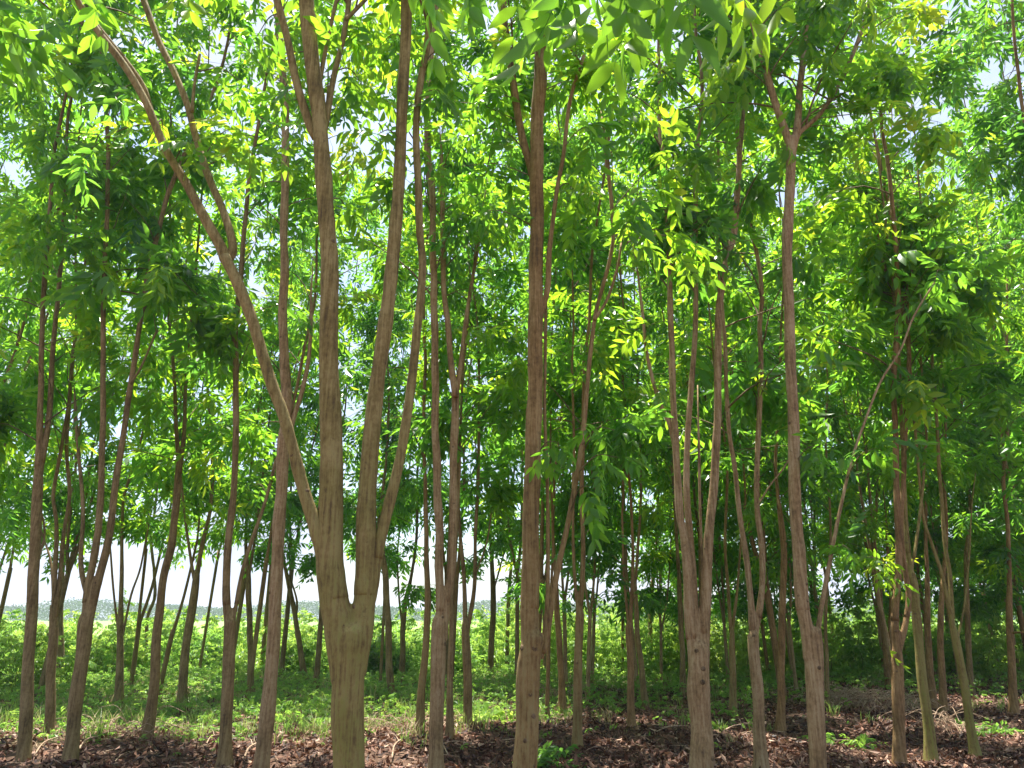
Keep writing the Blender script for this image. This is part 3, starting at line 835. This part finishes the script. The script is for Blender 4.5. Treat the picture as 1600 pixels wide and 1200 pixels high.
traced_tree('rightmost reddish trunk with a pale snapped twig sticking out to the right', 'rightmost reddish tree', 'red',
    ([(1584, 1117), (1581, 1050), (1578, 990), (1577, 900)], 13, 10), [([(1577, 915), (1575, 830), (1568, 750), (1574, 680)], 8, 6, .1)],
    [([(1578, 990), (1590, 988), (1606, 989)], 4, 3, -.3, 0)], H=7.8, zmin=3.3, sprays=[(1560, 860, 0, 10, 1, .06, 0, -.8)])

# ------------------------------------------------------------------ trees of the back rows
def prototype(seed, dense=1.0, dark=.4, low=2.7):
    g = np.random.default_rng(seed)
    h1 = g.uniform(1.1, 3.0)
    r = g.uniform(.035, .07)
    lean = g.normal(0, .05, 2)
    tp = spline(np.array([[0, 0, -.15, r * 1.05], [lean[0] * .5, lean[1] * .5, h1 * .5, r], [lean[0], lean[1], h1, r * .95]]), 5)
    tp[:, 3] *= 1 + 0.5 * np.exp(-np.maximum(tp[:, 2], 0) / 0.13)
    root = bpy.data.objects.new('plantation_tree', None); col.objects.link(root)
    ns = int(g.integers(1, 4))
    mat = BARK[['grey', 'red', 'brown', 'pink'][seed % 4]]
    stems = []
    V, F = tube(tp, 8, True, .05, seed)
    pieces = [(V, F)]
    for k in range(ns):
        az = k * 2 * PI / ns + g.uniform(0, 1)
        sp = g.uniform(.04, .20)
        p = np.array([[lean[0], lean[1], h1 - .12, r * .75],
                      [lean[0] + math.cos(az) * sp, lean[1] + math.sin(az) * sp, h1 + .7, r * .6],
                      [lean[0] + math.cos(az) * sp * 1.7, lean[1] + math.sin(az) * sp * 1.7, h1 + 1.9, r * .5]])
        s = extend(spline(p, 4), g.uniform(11.0, 13.8), g)
        stems.append(s)
        v, f = tube(s, 6, True, .03, k)
        link('stem', tri_mesh('stem', v, f, [mat], smooth=True), root)
    link('trunk', tri_mesh('trunk', V, F, [mat], smooth=True), root)
    acc = Acc()
    branches_and_leaves(acc, stems, g, low, 3.5 * dense, 1, 1.2, 1.45, dark, step=.075)
    link('crown', acc.mesh('crown', [LEAF, TWIG]), root)
    return root

protos = [prototype(100 + i, dark=[.25, .4, .42, .25, .33, .3][i % 6], low=[2.2, 1.5][i % 2], dense=[.8, .9][i % 2]) for i in range(12)]
used = [False] * len(protos)

def copy_tree(o):
    c = o.copy(); col.objects.link(c)
    for ch in o.children:
        k = ch.copy(); col.objects.link(k); k.parent = c
    return c

taken = [np.array(t[3][:2]) for t in TREES]
spots = []
g = np.random.default_rng(21)
sp = 1.85
for iy in range(0, 17):
    yb = 5.0 + iy * sp
    for ix in range(-18, 20):
        x = ix * sp + (iy % 2) * sp * .5 + g.uniform(-.5, .5)
        y = yb + g.uniform(-.5, .5)
        half = 0.70 * y
        if abs(x) > half + 2.4:
            continue
        inside = abs(x) < half + .35
        if y < 14.8 and inside:
            continue
        if y < 7.3: continue
        limit = 22.5 if x < 4 else 27      # open field begins sooner on the left
        if x / y < -.45: limit = 20.5
        if y > limit:
            continue
        if min(np.linalg.norm(t - np.array([x, y])) for t in taken) < (.85 if y > 14 else 1.3):
            continue
        spots.append((x, y))
infos = []
for i, (x, y) in enumerate(spots):
    k = 2 * int(g.integers(0, 6)) + (1 if x / y > -.02 + g.normal(0, .08) else 0)
    if not used[k]:
        o = protos[k]; used[k] = True
    else:
        o = copy_tree(protos[k])
    s = g.uniform(.9, 1.12)
    o.location = (x, y, float(gz(x, y)) if y < 30 else 0)
    o.rotation_euler = (g.normal(0, .03), g.normal(0, .03), g.uniform(0, 2 * PI))
    o.scale = (s, s, s * g.uniform(.95, 1.08))
    infos.append((o, proj((x, y, 0))[0], y, x))
ordn = ['nearest', 'second nearest', 'third nearest', 'fourth nearest', 'fifth nearest', 'sixth nearest', 'seventh nearest', 'eighth nearest', 'ninth nearest', 'tenth nearest']
buckets = {}
for o, px, y, x in infos:
    if px < -5 or px > 1605:
        side = 'left' if px < 0 else 'right'
        key = 'trees standing just off the %s side whose leaves reach in' % side
    else:
        t = min(TREES, key=lambda q: abs(q[1] - px))
        key = 'back-row trees just %s of the %s' % ('left' if px < t[1] else 'right', t[0])
    buckets.setdefault(key, []).append((y, o))
for key, L in buckets.items():
    L.sort(key=lambda q: q[0])
    for j, (y, o) in enumerate(L):
        if 'leaves reach in' in key:
            sd_ = 'left' if 'the left side' in key else 'right'
            ords = ordn + ['eleventh nearest', 'twelfth nearest', 'thirteenth nearest', 'fourteenth nearest', 'fifteenth nearest', 'sixteenth nearest', 'seventeenth nearest', 'eighteenth nearest', 'nineteenth nearest', 'twentieth nearest']
            lab = '%s of the slim trees reaching in from beyond the %s edge' % (ords[min(j, 19)], sd_)
            tag(o, lab, 'tree', 'trees reaching in from the %s side' % sd_)
        else:
            lab = ('%s of the %s' % (ordn[min(j, 9)], key)).replace('back-row trees', 'back trees') if len(L) > 1 else key.replace('back-row trees', 'the single slim back-row tree')
            tag(o, lab, 'tree', 'slim trees of the back rows')
for k, u in enumerate(used):
    if not u:
        for ch in list(protos[k].children): bpy.data.objects.remove(ch)
        bpy.data.objects.remove(protos[k])

# ------------------------------------------------------------------ overhanging branches of two trees beside the camera
def overhang(label, base, bend, tips, seed, tint=.5):
    g = np.random.default_rng(seed)
    root = bpy.data.objects.new('overhanging_tree', None); col.objects.link(root); root.location = (*base, 0)
    tag(root, label, 'tree')
    b = np.array([*base, 0.])
    tp = spline(np.array([[0, 0, -.1, .075], [.02, .03, 1.5, .065], [.05, .1, 3.0, .055], [.1, .1, 4.6, .04], [.1, .1, 9.5, .012]]), 6)
    v, f = tube(tp, 12, True, .04, seed)
    link('trunk', tri_mesh('trunk', v, f, [BARK['brown']], smooth=True), root)
    acc = Acc()
    for (tx, ty, D, n, sz, tn, dx, dz) in tips:
        t = P(tx, ty, D) - b
        a = tp[np.argmin(abs(tp[:, 2] - max(2.2, t[2] * .9)))][:3]
        m = (a + t) / 2 + np.array([0, 0, bend])
        pth = spline(np.array([[*a, .016], [*m, .009], [*t, .003]]), 6)
        v, f = tube(pth, 6, False)
        link('limb', tri_mesh('limb', v, f, [BARK['brown']], smooth=True), root)
        tv = g.uniform(.86, 1, n); tv[:3] = 1
        pos = pth[(tv * (len(pth) - 1)).astype(int), :3]
        dv = g.normal(0, .4, (n, 3)) + np.array([dx, 0, dz])
        place_leaves(acc, pos, dv, sz * g.uniform(.85, 1.15, n), tn + g.normal(0, .05, n), 0, g, roll=.3, jitter=.04)
    branches_and_leaves(acc, [tp], g, 4.4, 3.5, 0, 1.1, 1, tint)
    link('crown', acc.mesh('crown', [LEAF, TWIG]), root)

overhang('tree beside the viewer whose large leaves hang into the upper left corner', (-2.6, 1.3), .25,
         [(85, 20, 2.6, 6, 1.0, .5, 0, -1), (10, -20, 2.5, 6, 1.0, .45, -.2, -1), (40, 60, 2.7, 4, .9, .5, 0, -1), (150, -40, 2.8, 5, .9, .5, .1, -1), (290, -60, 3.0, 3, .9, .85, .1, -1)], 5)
overhang('tree beside the viewer whose big pointed leaves droop into the top middle', (2.3, .6), .3,
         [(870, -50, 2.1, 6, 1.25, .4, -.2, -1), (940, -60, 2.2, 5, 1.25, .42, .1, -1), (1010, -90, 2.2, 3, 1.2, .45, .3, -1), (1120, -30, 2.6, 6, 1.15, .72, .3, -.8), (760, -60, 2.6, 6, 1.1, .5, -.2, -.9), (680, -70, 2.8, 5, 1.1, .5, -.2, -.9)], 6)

# ------------------------------------------------------------------ ground
def ground_mat():
    m, nt = newmat('forest_floor')
    N = nt.nodes; Lk = nt.links.new
    out = N.new('ShaderNodeOutputMaterial'); tc = N.new('ShaderNodeTexCoord')
    def noise(s, d=6, r=.6):
        n = N.new('ShaderNodeTexNoise'); n.inputs['Scale'].default_value = s; n.inputs['Detail'].default_value = d; n.inputs['Roughness'].default_value = r
        Lk(tc.outputs['Object'], n.inputs['Vector']); return n
    a = noise(9, 8, .7); b = noise(.5, 5); c = noise(.35, 4)
    soil = ramp(nt, [(.3, (.045, .028, .02)), (.5, (.11, .065, .045)), (.7, (.21, .135, .095))])
    Lk(a.outputs['Fac'], soil.inputs['Fac'])
    grs = ramp(nt, [(.3, (.05, .085, .025)), (.55, (.10, .14, .04)), (.75, (.20, .19, .09))])
    Lk(a.outputs['Fac'], grs.inputs['Fac'])
    # green where weeds grow: beyond about 11 m on the left, 19 m on the right
    sep = N.new('ShaderNodeSeparateXYZ'); Lk(tc.outputs['Object'], sep.inputs[0])
    m1 = N.new('ShaderNodeMath'); m1.operation = 'MULTIPLY_ADD'; m1.inputs[1].default_value = -.55
    Lk(sep.outputs['X'], m1.inputs[0]); Lk(sep.outputs['Y'], m1.inputs[2])
    m2 = N.new('ShaderNodeMath'); m2.operation = 'MULTIPLY_ADD'; m2.inputs[1].default_value = 9.0
    Lk(b.outputs['Fac'], m2.inputs[0]); Lk(m1.outputs[0], m2.inputs[2])
    mr = N.new('ShaderNodeMapRange'); mr.inputs['From Min'].default_value = 16.5; mr.inputs['From Max'].default_value = 20.5
    Lk(m2.outputs[0], mr.inputs['Value'])
    mx = N.new('ShaderNodeMix'); mx.data_type = 'RGBA'
    Lk(mr.outputs[0], mx.inputs[0]); Lk(soil.outputs['Color'], mx.inputs[6]); Lk(grs.outputs['Color'], mx.inputs[7])
    pb = N.new('ShaderNodeBsdfPrincipled'); pb.inputs['Roughness'].default_value = .95; pb.inputs['Specular IOR Level'].default_value = .15
    Lk(mx.outputs[2], pb.inputs['Base Color'])
    bp = N.new('ShaderNodeBump'); bp.inputs['Strength'].default_value = .8; bp.inputs['Distance'].default_value = .04
    Lk(a.outputs['Fac'], bp.inputs['Height']); Lk(bp.outputs[0], pb.inputs['Normal'])
    Lk(pb.outputs[0], out.inputs['Surface'])
    return m

def grid(name, xs, ys, zf, mat):
    X, Y = np.meshgrid(xs, ys)
    V = np.stack([X.ravel(), Y.ravel(), zf(X.ravel(), Y.ravel())], 1)
    nx = len(xs)
    i, j = np.meshgrid(np.arange(nx - 1), np.arange(len(ys) - 1)); a = (j * nx + i).ravel()
    F = np.vstack([np.stack([a, a + 1, a + nx + 1], 1), np.stack([a, a + nx + 1, a + nx], 1)])
    o = link(name, tri_mesh(name, V, F, [mat], smooth=True))
    o['kind'] = 'structure'
    return o

def spread(a, b, c, d, n):
    return np.unique(np.concatenate([np.linspace(-1, 1, 21) * d, np.linspace(a, b, n)]))
fade = lambda x, y: gz(x, y) * np.clip((60 - np.hypot(x, y)) / 30, 0, 1)
grid('ground', spread(-40, 40, 0, 1500, 261), np.unique(np.concatenate([np.linspace(-1500, -5, 12), np.linspace(-5, 45, 201), np.linspace(45, 1500, 15)])), fade, ground_mat())

def field_mat():
    m, nt = newmat('field_crop')
    N = nt.nodes; Lk = nt.links.new
    out = N.new('ShaderNodeOutputMaterial'); tc = N.new('ShaderNodeTexCoord')
    n = N.new('ShaderNodeTexNoise'); n.inputs['Scale'].default_value = .12; n.inputs['Detail'].default_value = 8
    Lk(tc.outputs['Object'], n.inputs['Vector'])
    r = ramp(nt, [(.3, (.12, .26, .04)), (.5, (.20, .36, .06)), (.7, (.32, .42, .11))])
    Lk(n.outputs['Fac'], r.inputs['Fac'])
    pb = N.new('ShaderNodeBsdfPrincipled'); pb.inputs['Roughness'].default_value = .9
    Lk(r.outputs['Color'], pb.inputs['Base Color']); Lk(pb.outputs[0], out.inputs['Surface'])
    return m
grid('field', np.linspace(-600, 600, 61), np.linspace(34, 420, 50), lambda x, y: 0.06 + 0.02 * np.sin(x * .1) * np.sin(y * .07), field_mat())

# ------------------------------------------------------------------ leaf litter
def inview(n, y0, y1, g, margin=1.0, power=1.0):
    """points evenly spread on the floor seen by the camera"""
    y = y0 + (y1 - y0) * g.uniform(0, 1, n) ** power
    x = g.uniform(-1, 1, n) * (0.70 * y + margin)
    return x, y

g = np.random.default_rng(31)
n = 130000
x, y = inview(n, 6.5, 25, g, power=1.7)
thr = .55 + .45 * (1 / (1 + np.exp(-(x + 2.5 - (y - 10) * .45))))
k = (g.uniform(0, 1, n) < thr * np.clip(.75 + 1.1 * noise2(x, y, 2.2, 55), .12, 1))
x, y = x[k], y[k]; n = len(x)
L = g.uniform(.05, .13, n); W = L * g.uniform(.28, .48, n)
az = g.uniform(0, 2 * PI, n); tilt = g.normal(0, .5, n); roll = g.normal(0, .8, n)
lift = g.uniform(.004, .055, n) + .05 * np.clip(noise2(x, y, 3.0, 5), 0, 1)
base = np.array([[-.5, 0, .10], [-.12, .5, -.02], [-.12, -.5, .0], [.5, 0, .12]])
T = np.repeat(base[None], n, 0) * np.stack([L, W, L], 1)[:, None, :]
def rot(T, ax, ang):
    c, s = np.cos(ang)[:, None], np.sin(ang)[:, None]
    i, j = [(1, 2), (2, 0), (0, 1)][ax]
    a, b = T[:, :, i].copy(), T[:, :, j].copy()
    T[:, :, i] = a * c - b * s; T[:, :, j] = a * s + b * c
rot(T, 0, roll); rot(T, 1, tilt); rot(T, 2, az)
T += np.stack([x, y, gz(x, y) + lift], 1)[:, None, :]
F = np.array([[0, 1, 3], [0, 3, 2]])[None] + (np.arange(n) * 4)[:, None, None]
tn = np.clip(.42 + .22 * noise2(x, y, 1.1, 8) + g.normal(0, .27, n), 0, 1)
o = link('leaf_litter', tri_mesh('leaf_litter', T.reshape(-1, 3), F.reshape(-1, 3), [DRY], smooth=False, tint=np.repeat(tn, 2)))
tag(o, 'dry brown fallen leaves carpeting the plantation floor', 'leaf litter', kind='stuff')

# twigs lying in the litter
STICK = bark_mat('dead_twig', (.34, .23, .15), (.56, .42, .30), moss_amt=0, dark=(.12, .09, .07))
acc = Acc()
n = 900
x, y = inview(n, 7.5, 20, g, power=1.5)
for i in range(n):
    ln = g.uniform(.15, .7); a = g.uniform(0, PI)
    c = np.array([x[i], y[i], float(gz(x[i], y[i])) + .03])
    d1 = np.array([math.cos(a), math.sin(a), g.normal(0, .12)])
    m = c + g.normal(0, .05, 3) * ln
    r = g.uniform(.002, .006)
    pth = spline(np.array([[*(c - d1 * ln / 2), r], [*m, r * .8], [*(c + d1 * ln / 2), r * .5]]), 3)
    pth[:, 2] = np.maximum(pth[:, 2], c[2] - .02)
    v, f = tube(pth, 4, False); acc.add(v, f, 0)
o = link('twig_litter', acc.mesh('twig_litter', [STICK])); tag(o, 'thin dead twigs scattered through the fallen leaves', 'twigs', kind='stuff')

# ------------------------------------------------------------------ ground cover, undergrowth, bushes
g = np.random.default_rng(41)
acc = Acc()
n = 26000
x, y = inview(n, 9.5, 24, g, margin=2, power=.8)
dens = 1 / (1 + np.exp(-((y - 11.2 - .35 * x - .85 * np.clip(x + 1, 0, 4.5)) * .8 + 7 * noise2(x, y, .8, 3) + 5 * noise2(x, y, 2.7, 19))))
dens = np.where((x > .4 * y - 1) & (y < 14), dens * .15, dens)
k = g.uniform(0, 1, n) < dens * .7
x, y = x[k], y[k]; n = len(x)
hgt = g.uniform(.03, .22, n) * (1 + .8 * np.clip(noise2(x, y, .8, 4), 0, 1)) * np.clip((y - 8) / 6, .4, 1.3)
pos = np.stack([x, y, gz(x, y) + hgt], 1)
dv = g.normal(0, 1, (n, 3)); dv[:, 2] = np.abs(dv[:, 2]) * .5 + .1
tn = np.clip(.5 + .3 * noise2(x, y, 1.5, 6) + g.normal(0, .12, n), 0, 1)
place_leaves(acc, pos, dv, g.uniform(.35, 1.0, n), tn, 2, g)
o = link('ground_cover', acc.mesh('ground_cover', [WEED, TWIG])); tag(o, 'low green weeds and creepers spreading over the floor', 'weeds', kind='stuff')

# grass tufts, green and straw
n = 5200
x, y = inview(n, 9.8, 26, g, margin=2, power=.9)
dn = 1 / (1 + np.exp(-((y - 12.0 - .35 * x - .85 * np.clip(x + 1, 0, 4.5)) * .8 + 5 * noise2(x, y, 1.3, 23))))
k = g.uniform(0, 1, n) < dn * .9 + .02
x, y = x[k], y[k]; n = len(x); nb_ = 14
X = np.repeat(x, nb_) + g.normal(0, .05, n * nb_); Y = np.repeat(y, nb_) + g.normal(0, .05, n * nb_)
hh = np.repeat(g.uniform(.08, .34, n), nb_) * g.uniform(.5, 1.1, n * nb_); az = g.uniform(0, 2 * PI, n * nb_)
lx, ly = np.cos(az), np.sin(az); Z = gz(X, Y) - .01; w = .004
B1 = np.stack([X - ly * w, Y + lx * w, Z], 1); B2 = np.stack([X + ly * w, Y - lx * w, Z], 1)
bend_ = hh * g.uniform(.15, .9, n * nb_)
M1 = np.stack([X + lx * bend_ * .35 - ly * w, Y + ly * bend_ * .35 + lx * w, Z + hh * .65], 1)
M2 = M1 + np.stack([2 * ly * w, -2 * lx * w, np.zeros(n * nb_)], 1)
T_ = np.stack([X + lx * bend_, Y + ly * bend_, Z + hh], 1)
V = np.stack([B1, B2, M1, M2, T_], 1).reshape(-1, 3)
F = np.array([[0, 1, 3], [0, 3, 2], [2, 3, 4]])[None] + (np.arange(n * nb_) * 5)[:, None, None]
STRAW = leaf_mat('grass_blade', [(0, (.06, .13, .03)), (.6, (.14, .22, .05)), (.8, (.34, .30, .13)), (1, (.42, .34, .2))],
                 [(0, (.18, .40, .05)), (.6, (.35, .5, .08)), (1, (.5, .42, .2))], trans=.4, rough=.5, spec=.3)
tn = np.clip(np.repeat(g.normal(.5, .22, n), nb_) + g.normal(0, .1, n * nb_), 0, 1)
o = link('grass', tri_mesh('grass', V, F.reshape(-1, 3), [STRAW], smooth=False, tint=np.repeat(tn, 3)))
tag(o, 'short green and straw-coloured grass tufts between the weeds', 'grass', kind='stuff')

def shoots(acc, x, y, h, g, tint, per=14, size=1.0):
    """leafy upright shoots"""
    P0 = []; D0 = []; S0 = []; T0 = []
    for i in range(len(x)):
        b = np.array([x[i], y[i], float(gz(x[i], y[i])) - .03])
        ln = h[i]
        tip = b + np.array([g.normal(0, .16) * ln, g.normal(0, .16) * ln, ln])
        mid = (b + tip) / 2 + np.array([g.normal(0, .05), g.normal(0, .05), 0])
        pth = spline(np.array([[*b, .007], [*mid, .005], [*tip, .002]]), 3)
        v, f = tube(pth, 3, False); acc.add(v, f, 1)
        m = int(per * ln) + 2
        t = g.uniform(.12, 1, m)
        idx = np.clip(t * (len(pth) - 1), 0, len(pth) - 1.001); i0 = idx.astype(int); fr = (idx - i0)[:, None]
        P0.append(pth[i0, :3] * (1 - fr) + pth[i0 + 1, :3] * fr)
        dd = g.normal(0, 1, (m, 3)); dd[:, 2] = dd[:, 2] * .3 + .15
        D0.append(dd); S0.append(size * g.uniform(.7, 1.3, m)); T0.append(tint[i] + g.normal(0, .08, m))
    place_leaves(acc, np.vstack(P0), np.vstack(D0), np.concatenate(S0), np.concatenate(T0), 2, g)

acc = Acc()
n = 3000
y = g.uniform(20.8, 33, n); x = g.uniform(-1, 1, n) * (.70 * y + 3)
k = g.uniform(0, 1, n) < np.clip(.75 + .7 * noise2(x, y, .7, 9), .1, 1) * np.clip((y - 18.8) / 2.5, .3, 1)
x, y = x[k], y[k]
h = np.clip(g.uniform(.7, 1.5, len(x)) * (1 + .25 * noise2(x, y, .5, 12)) * np.clip((y - 17.5) / 4, .5, 1), .4, 1.6)
h = np.where(x > -1, h * 1.3, h) * g.choice([.45, .75, 1, 1, 1.35], len(x))
shoots(acc, x, y, h, g, np.clip(.66 + .03 * (x > 0) + .5 * noise2(x, y, .6, 14) + .35 * noise2(x, y, 2.2, 15), .03, 1), per=14, size=1.45)
o = link('undergrowth', acc.mesh('undergrowth', [WEED, TWIG])); tag(o, 'waist-high leafy thicket along the back of the plot', 'undergrowth', kind='stuff')

def bush(px, py, h, rad, tint, label, n=26, D=None, name='bush', cat='bush', per=16, size=1.2):
    c = ground_pt(px, py) if D is None else P(px, py, D)
    acc = Acc()
    a = g.uniform(0, 2 * PI, n); rr = rad * np.sqrt(g.uniform(0, 1, n))
    shoots(acc, c[0] + rr * np.cos(a), c[1] + rr * np.sin(a), h * g.uniform(.6, 1.05, n) * (1 - .35 * rr / rad), g, np.full(n, tint), per=per, size=size)
    me = acc.mesh(name, [WEED, TWIG])
    v = np.empty(len(me.vertices) * 3, np.float32); me.vertices.foreach_get('co', v)
    v = v.reshape(-1, 3) - np.array([c[0], c[1], 0], np.float32); me.vertices.foreach_set('co', v.ravel())
    o = link(name, me); o.location = (c[0], c[1], 0)
    tag(o, label, cat)
bush(18, 1085, 1.6, 1.0, .75, 'bright yellow-green rounded bush behind the leftmost knobbly tree', 40)
bush(95, 1060, 1.7, .8, .7, 'bright bush behind the dark three-stem tree', 30)
bush(322, 1050, 1.35, .8, .1, 'dark green dense bush behind the lichen-patched leaning tree', 40)
bush(590, 1060, 1.2, .8, .12, 'dark green bush right of the four-stemmed mossy trunk', 34)
bush(470, 1060, 1.2, .7, .5, 'mid green feathery bush around the left-leaning hooked tree', 26)
bush(700, 1058, 1.1, .7, .45, 'mid green bush between the tan tree and the narrow-Y tree', 26)
bush(1500, 1050, 1.3, .9, .3, 'shaded green bush behind the steep slim olive tree', 30)
bush(768, 1140, .16, .4, .8, 'small bright green weed patch in the litter below the bent-shoulder tree', 34, name='weed_patch', cat='weeds', size=1.0, per=40)
bush(450, 1112, .16, .5, .7, 'small sunlit weed patch right of the pinkish leaning trunk', 40, name='weed_patch', cat='weeds', size=1.0, per=40)
bush(862, 1199, .14, .28, .15, 'dark broad-leaved seedling clump at the foot of the stout upright tree', 24, name='seedling', cat='seedling', size=1.1, per=40)
bush(1345, 1160, .2, .2, .45, 'small green seedling in the litter between the pale and the twisted trees', 6, name='seedling', cat='seedling', size=.9, per=24)
bush(1285, 1155, .2, .12, .6, 'tiny seedling touching the foot of the three-pronged pale tree', 5, name='seedling', cat='seedling', size=1.2, per=30)
bush(1555, 1155, .15, .3, .3, 'low weeds in the shade near the rightmost reddish tree', 26, name='weed_patch', cat='weeds', size=.9, per=40)
bush(735, 1115, .2, .5, .55, 'green weeds around the narrow-Y tree foot', 16, name='weed_patch', cat='weeds', per=30)

# piles of cut brush and fallen sticks
def brush_pile(px, py, rad, h, n, label):
    c = ground_pt(px, py); acc = Acc(); b = np.array([c[0], c[1], 0])
    for i in range(n):
        a = g.uniform(0, 2 * PI); r0 = rad * math.sqrt(g.uniform(0, 1)); ln = g.uniform(.25, .7)
        s = np.array([math.cos(a) * r0, math.sin(a) * r0 * .6, g.uniform(.0, h)])
        dd = g.normal(0, 1, 3); dd[2] *= .35; dd /= np.linalg.norm(dd)
        e = s + dd * ln; e[2] = max(.01, e[2] * .6)
        m = (s + e) / 2 + np.array([0, 0, g.uniform(.02, .16)])
        r = g.uniform(.0025, .006)
        v, f = tube(spline(np.array([[*s, r], [*m, r], [*e, r * .6]]), 4), 4, False); acc.add(v, f, 0)
    m = n * 4
    a = g.uniform(0, 2 * PI, m); r0 = rad * np.sqrt(g.uniform(0, 1, m))
    T = np.repeat(base[None], m, 0) * np.stack([g.uniform(.07, .13, m), g.uniform(.02, .04, m), g.uniform(.07, .13, m)], 1)[:, None, :]
    rot(T, 0, g.normal(0, .8, m)); rot(T, 1, g.normal(0, .8, m)); rot(T, 2, a * 3)
    T += np.stack([np.cos(a) * r0, np.sin(a) * r0 * .6, h * g.uniform(.1, 1, m) * (1 - r0 / rad * .8)], 1)[:, None, :]
    F = np.array([[0, 1, 3], [0, 3, 2]])[None] + (np.arange(m) * 4)[:, None, None]
    acc.add(T.reshape(-1, 3), F.reshape(-1, 3), 1, np.repeat(np.clip(g.normal(.75, .15, m), 0, 1), 2), smooth=False)
    o = link('brush_pile', acc.mesh('brush_pile', [STICK, DRY])); o.location = (c[0], c[1], float(gz(c[0], c[1])))
    tag(o, label, 'brush pile')
brush_pile(1335, 1105, .75, .30, 170, 'pale dry brush pile between the three-pronged pale tree and the twisted tree')
brush_pile(1392, 1112, .6, .25, 100, 'smaller dry brush pile right behind the twisted slim tree')
brush_pile(640, 1150, .6, .18, 70, 'dark litter heap with dry leaves left of the half-hidden brown tree')
brush_pile(215, 1160, .7, .16, 70, 'brown heap of dry leaves at the foot of the bowed dark tree')
brush_pile(850, 1085, .7, .2, 60, 'dry sticks heaped behind the reddish sapling')
brush_pile(1480, 1150, .35, .15, 50, 'reddish dry leaf heap between two leaning olive trunks')

def stick(a, b, r, label):
    A_ = ground_pt(*a); B_ = ground_pt(*b)
    c = (A_ + B_) / 2
    s = A_ - c; e = B_ - c
    side = np.cross([0, 0, 1], e - s)
    za = [float(gz(*p[:2])) + .045 for p in (A_, c, B_)]
    pth = spline(np.array([[s[0], s[1], za[0], r], [side[0] * .05, side[1] * .05, za[1] + .04, r * .85], [e[0], e[1], za[2] + .02, r * .5]]), 6)
    v, f = tube(pth, 7, True, .06, 3)
    root = link('fallen_branch', tri_mesh('fallen_branch', v, f, [STICK], smooth=True)); root.location = (c[0], c[1], 0)
    tag(root, label, 'stick')
    q = pth[8]
    s2 = spline(np.array([[*q[:3], r * .5], [*(q[:3] + (e - s) * .15 + side * .08 + [0, 0, .05]), r * .4], [*(q[:3] + (e - s) * .28 + side * .22 + [0, 0, .03]), r * .2]]), 4)
    v, f = tube(s2, 5, False)
    link('side_twig', tri_mesh('side_twig', v, f, [STICK], smooth=True), root)
stick((118, 1192), (152, 1176), .012, 'pale straight stick lying left of the bowed dark tree foot')
stick((50, 1198), (86, 1180), .009, 'thin pale stick lying beside the leftmost trunk foot')
stick((612, 1196), (636, 1168), .011, 'bare grey branch lying right of the mossy trunk')
stick((655, 1162), (700, 1190), .010, 'curved dead branch at the foot of the half-hidden brown tree')
stick((690, 1150), (742, 1122), .008, 'thin long twig leaning past the narrow-Y tree foot')
stick((1020, 1152), (1075, 1144), .010, 'pale branch lying left of the double-trunked tree')
stick((1130, 1148), (1180, 1132), .011, 'bare branch lying left of the sinuous tan tree')
stick((380, 1192), (404, 1176), .012, 'pale twig pile stick left of the pinkish leaning trunk')
stick((320, 1176), (345, 1160), .008, 'short twig lying left of the straight dark forked tree')
stick((1210, 1090), (1262, 1074), .010, 'pale stick lying behind the reddish straight tree')

# ------------------------------------------------------------------ far woods beyond the field
g = np.random.default_rng(51)
FARLEAF = leaf_mat('far_leaf', [(0, (.03, .07, .04)), (1, (.06, .12, .05))], [(0, (.1, .2, .06)), (1, (.2, .3, .1))], trans=.3, rough=.7, spec=.2)
n = 150000
x = g.uniform(-420, 420, n); y = 330 + g.uniform(0, 40, n)
top = 7.0 + 3.6 * noise2(x, y * 0, .09, 77) + 1.6 * noise2(x, y * 0, .35, 78)
z = top * g.uniform(0, 1, n) ** .7
s = g.uniform(.35, .95, n)
T = np.array([[-.5, 0, 0], [.4, .3, .1], [0, -.2, .8]])[None] * s[:, None, None]
T = np.repeat(T, 1, 0); rot(T, 2, g.uniform(0, 6, n)); rot(T, 0, g.uniform(0, 6, n))
T += np.stack([x, y, z], 1)[:, None, :]
F = np.arange(n * 3).reshape(-1, 3)
o = link('far_woods', tri_mesh('far_woods', T.reshape(-1, 3), F, [FARLEAF], smooth=False, tint=g.uniform(0, 1, n)))
tag(o, 'low hazy treeline on the far side of the bright field', 'treeline', kind='stuff')
# ------------------------------------------------------------------ haze
def haze_box(x0, x1, y0, y1, z0, z1, density):
    V = np.array([(x, y, z) for x in (x0, x1) for y in (y0, y1) for z in (z0, z1)], float)
    Q = [(0, 1, 3, 2), (4, 6, 7, 5), (0, 4, 5, 1), (2, 3, 7, 6), (0, 2, 6, 4), (1, 5, 7, 3)]
    F = [t for q in Q for t in ((q[0], q[1], q[2]), (q[0], q[2], q[3]))]
    m, nt = newmat('haze_air')
    out = nt.nodes.new('ShaderNodeOutputMaterial'); pv = nt.nodes.new('ShaderNodeVolumePrincipled')
    pv.inputs['Color'].default_value = (.82, .90, 1.0, 1); pv.inputs['Density'].default_value = density
    pv.inputs['Anisotropy'].default_value = .2
    nt.links.new(pv.outputs[0], out.inputs['Volume'])
    o = link('haze', tri_mesh('haze', V, np.array(F), [m])); tag(o, 'thin bluish haze over the far field and treeline', 'haze', kind='stuff')
HAZE = 0.0006
if HAZE:
    haze_box(-1600, 1600, -1600, 1600, -1.2, 20, HAZE)
print('TREES', len(TREES), 'BACK', len(spots))
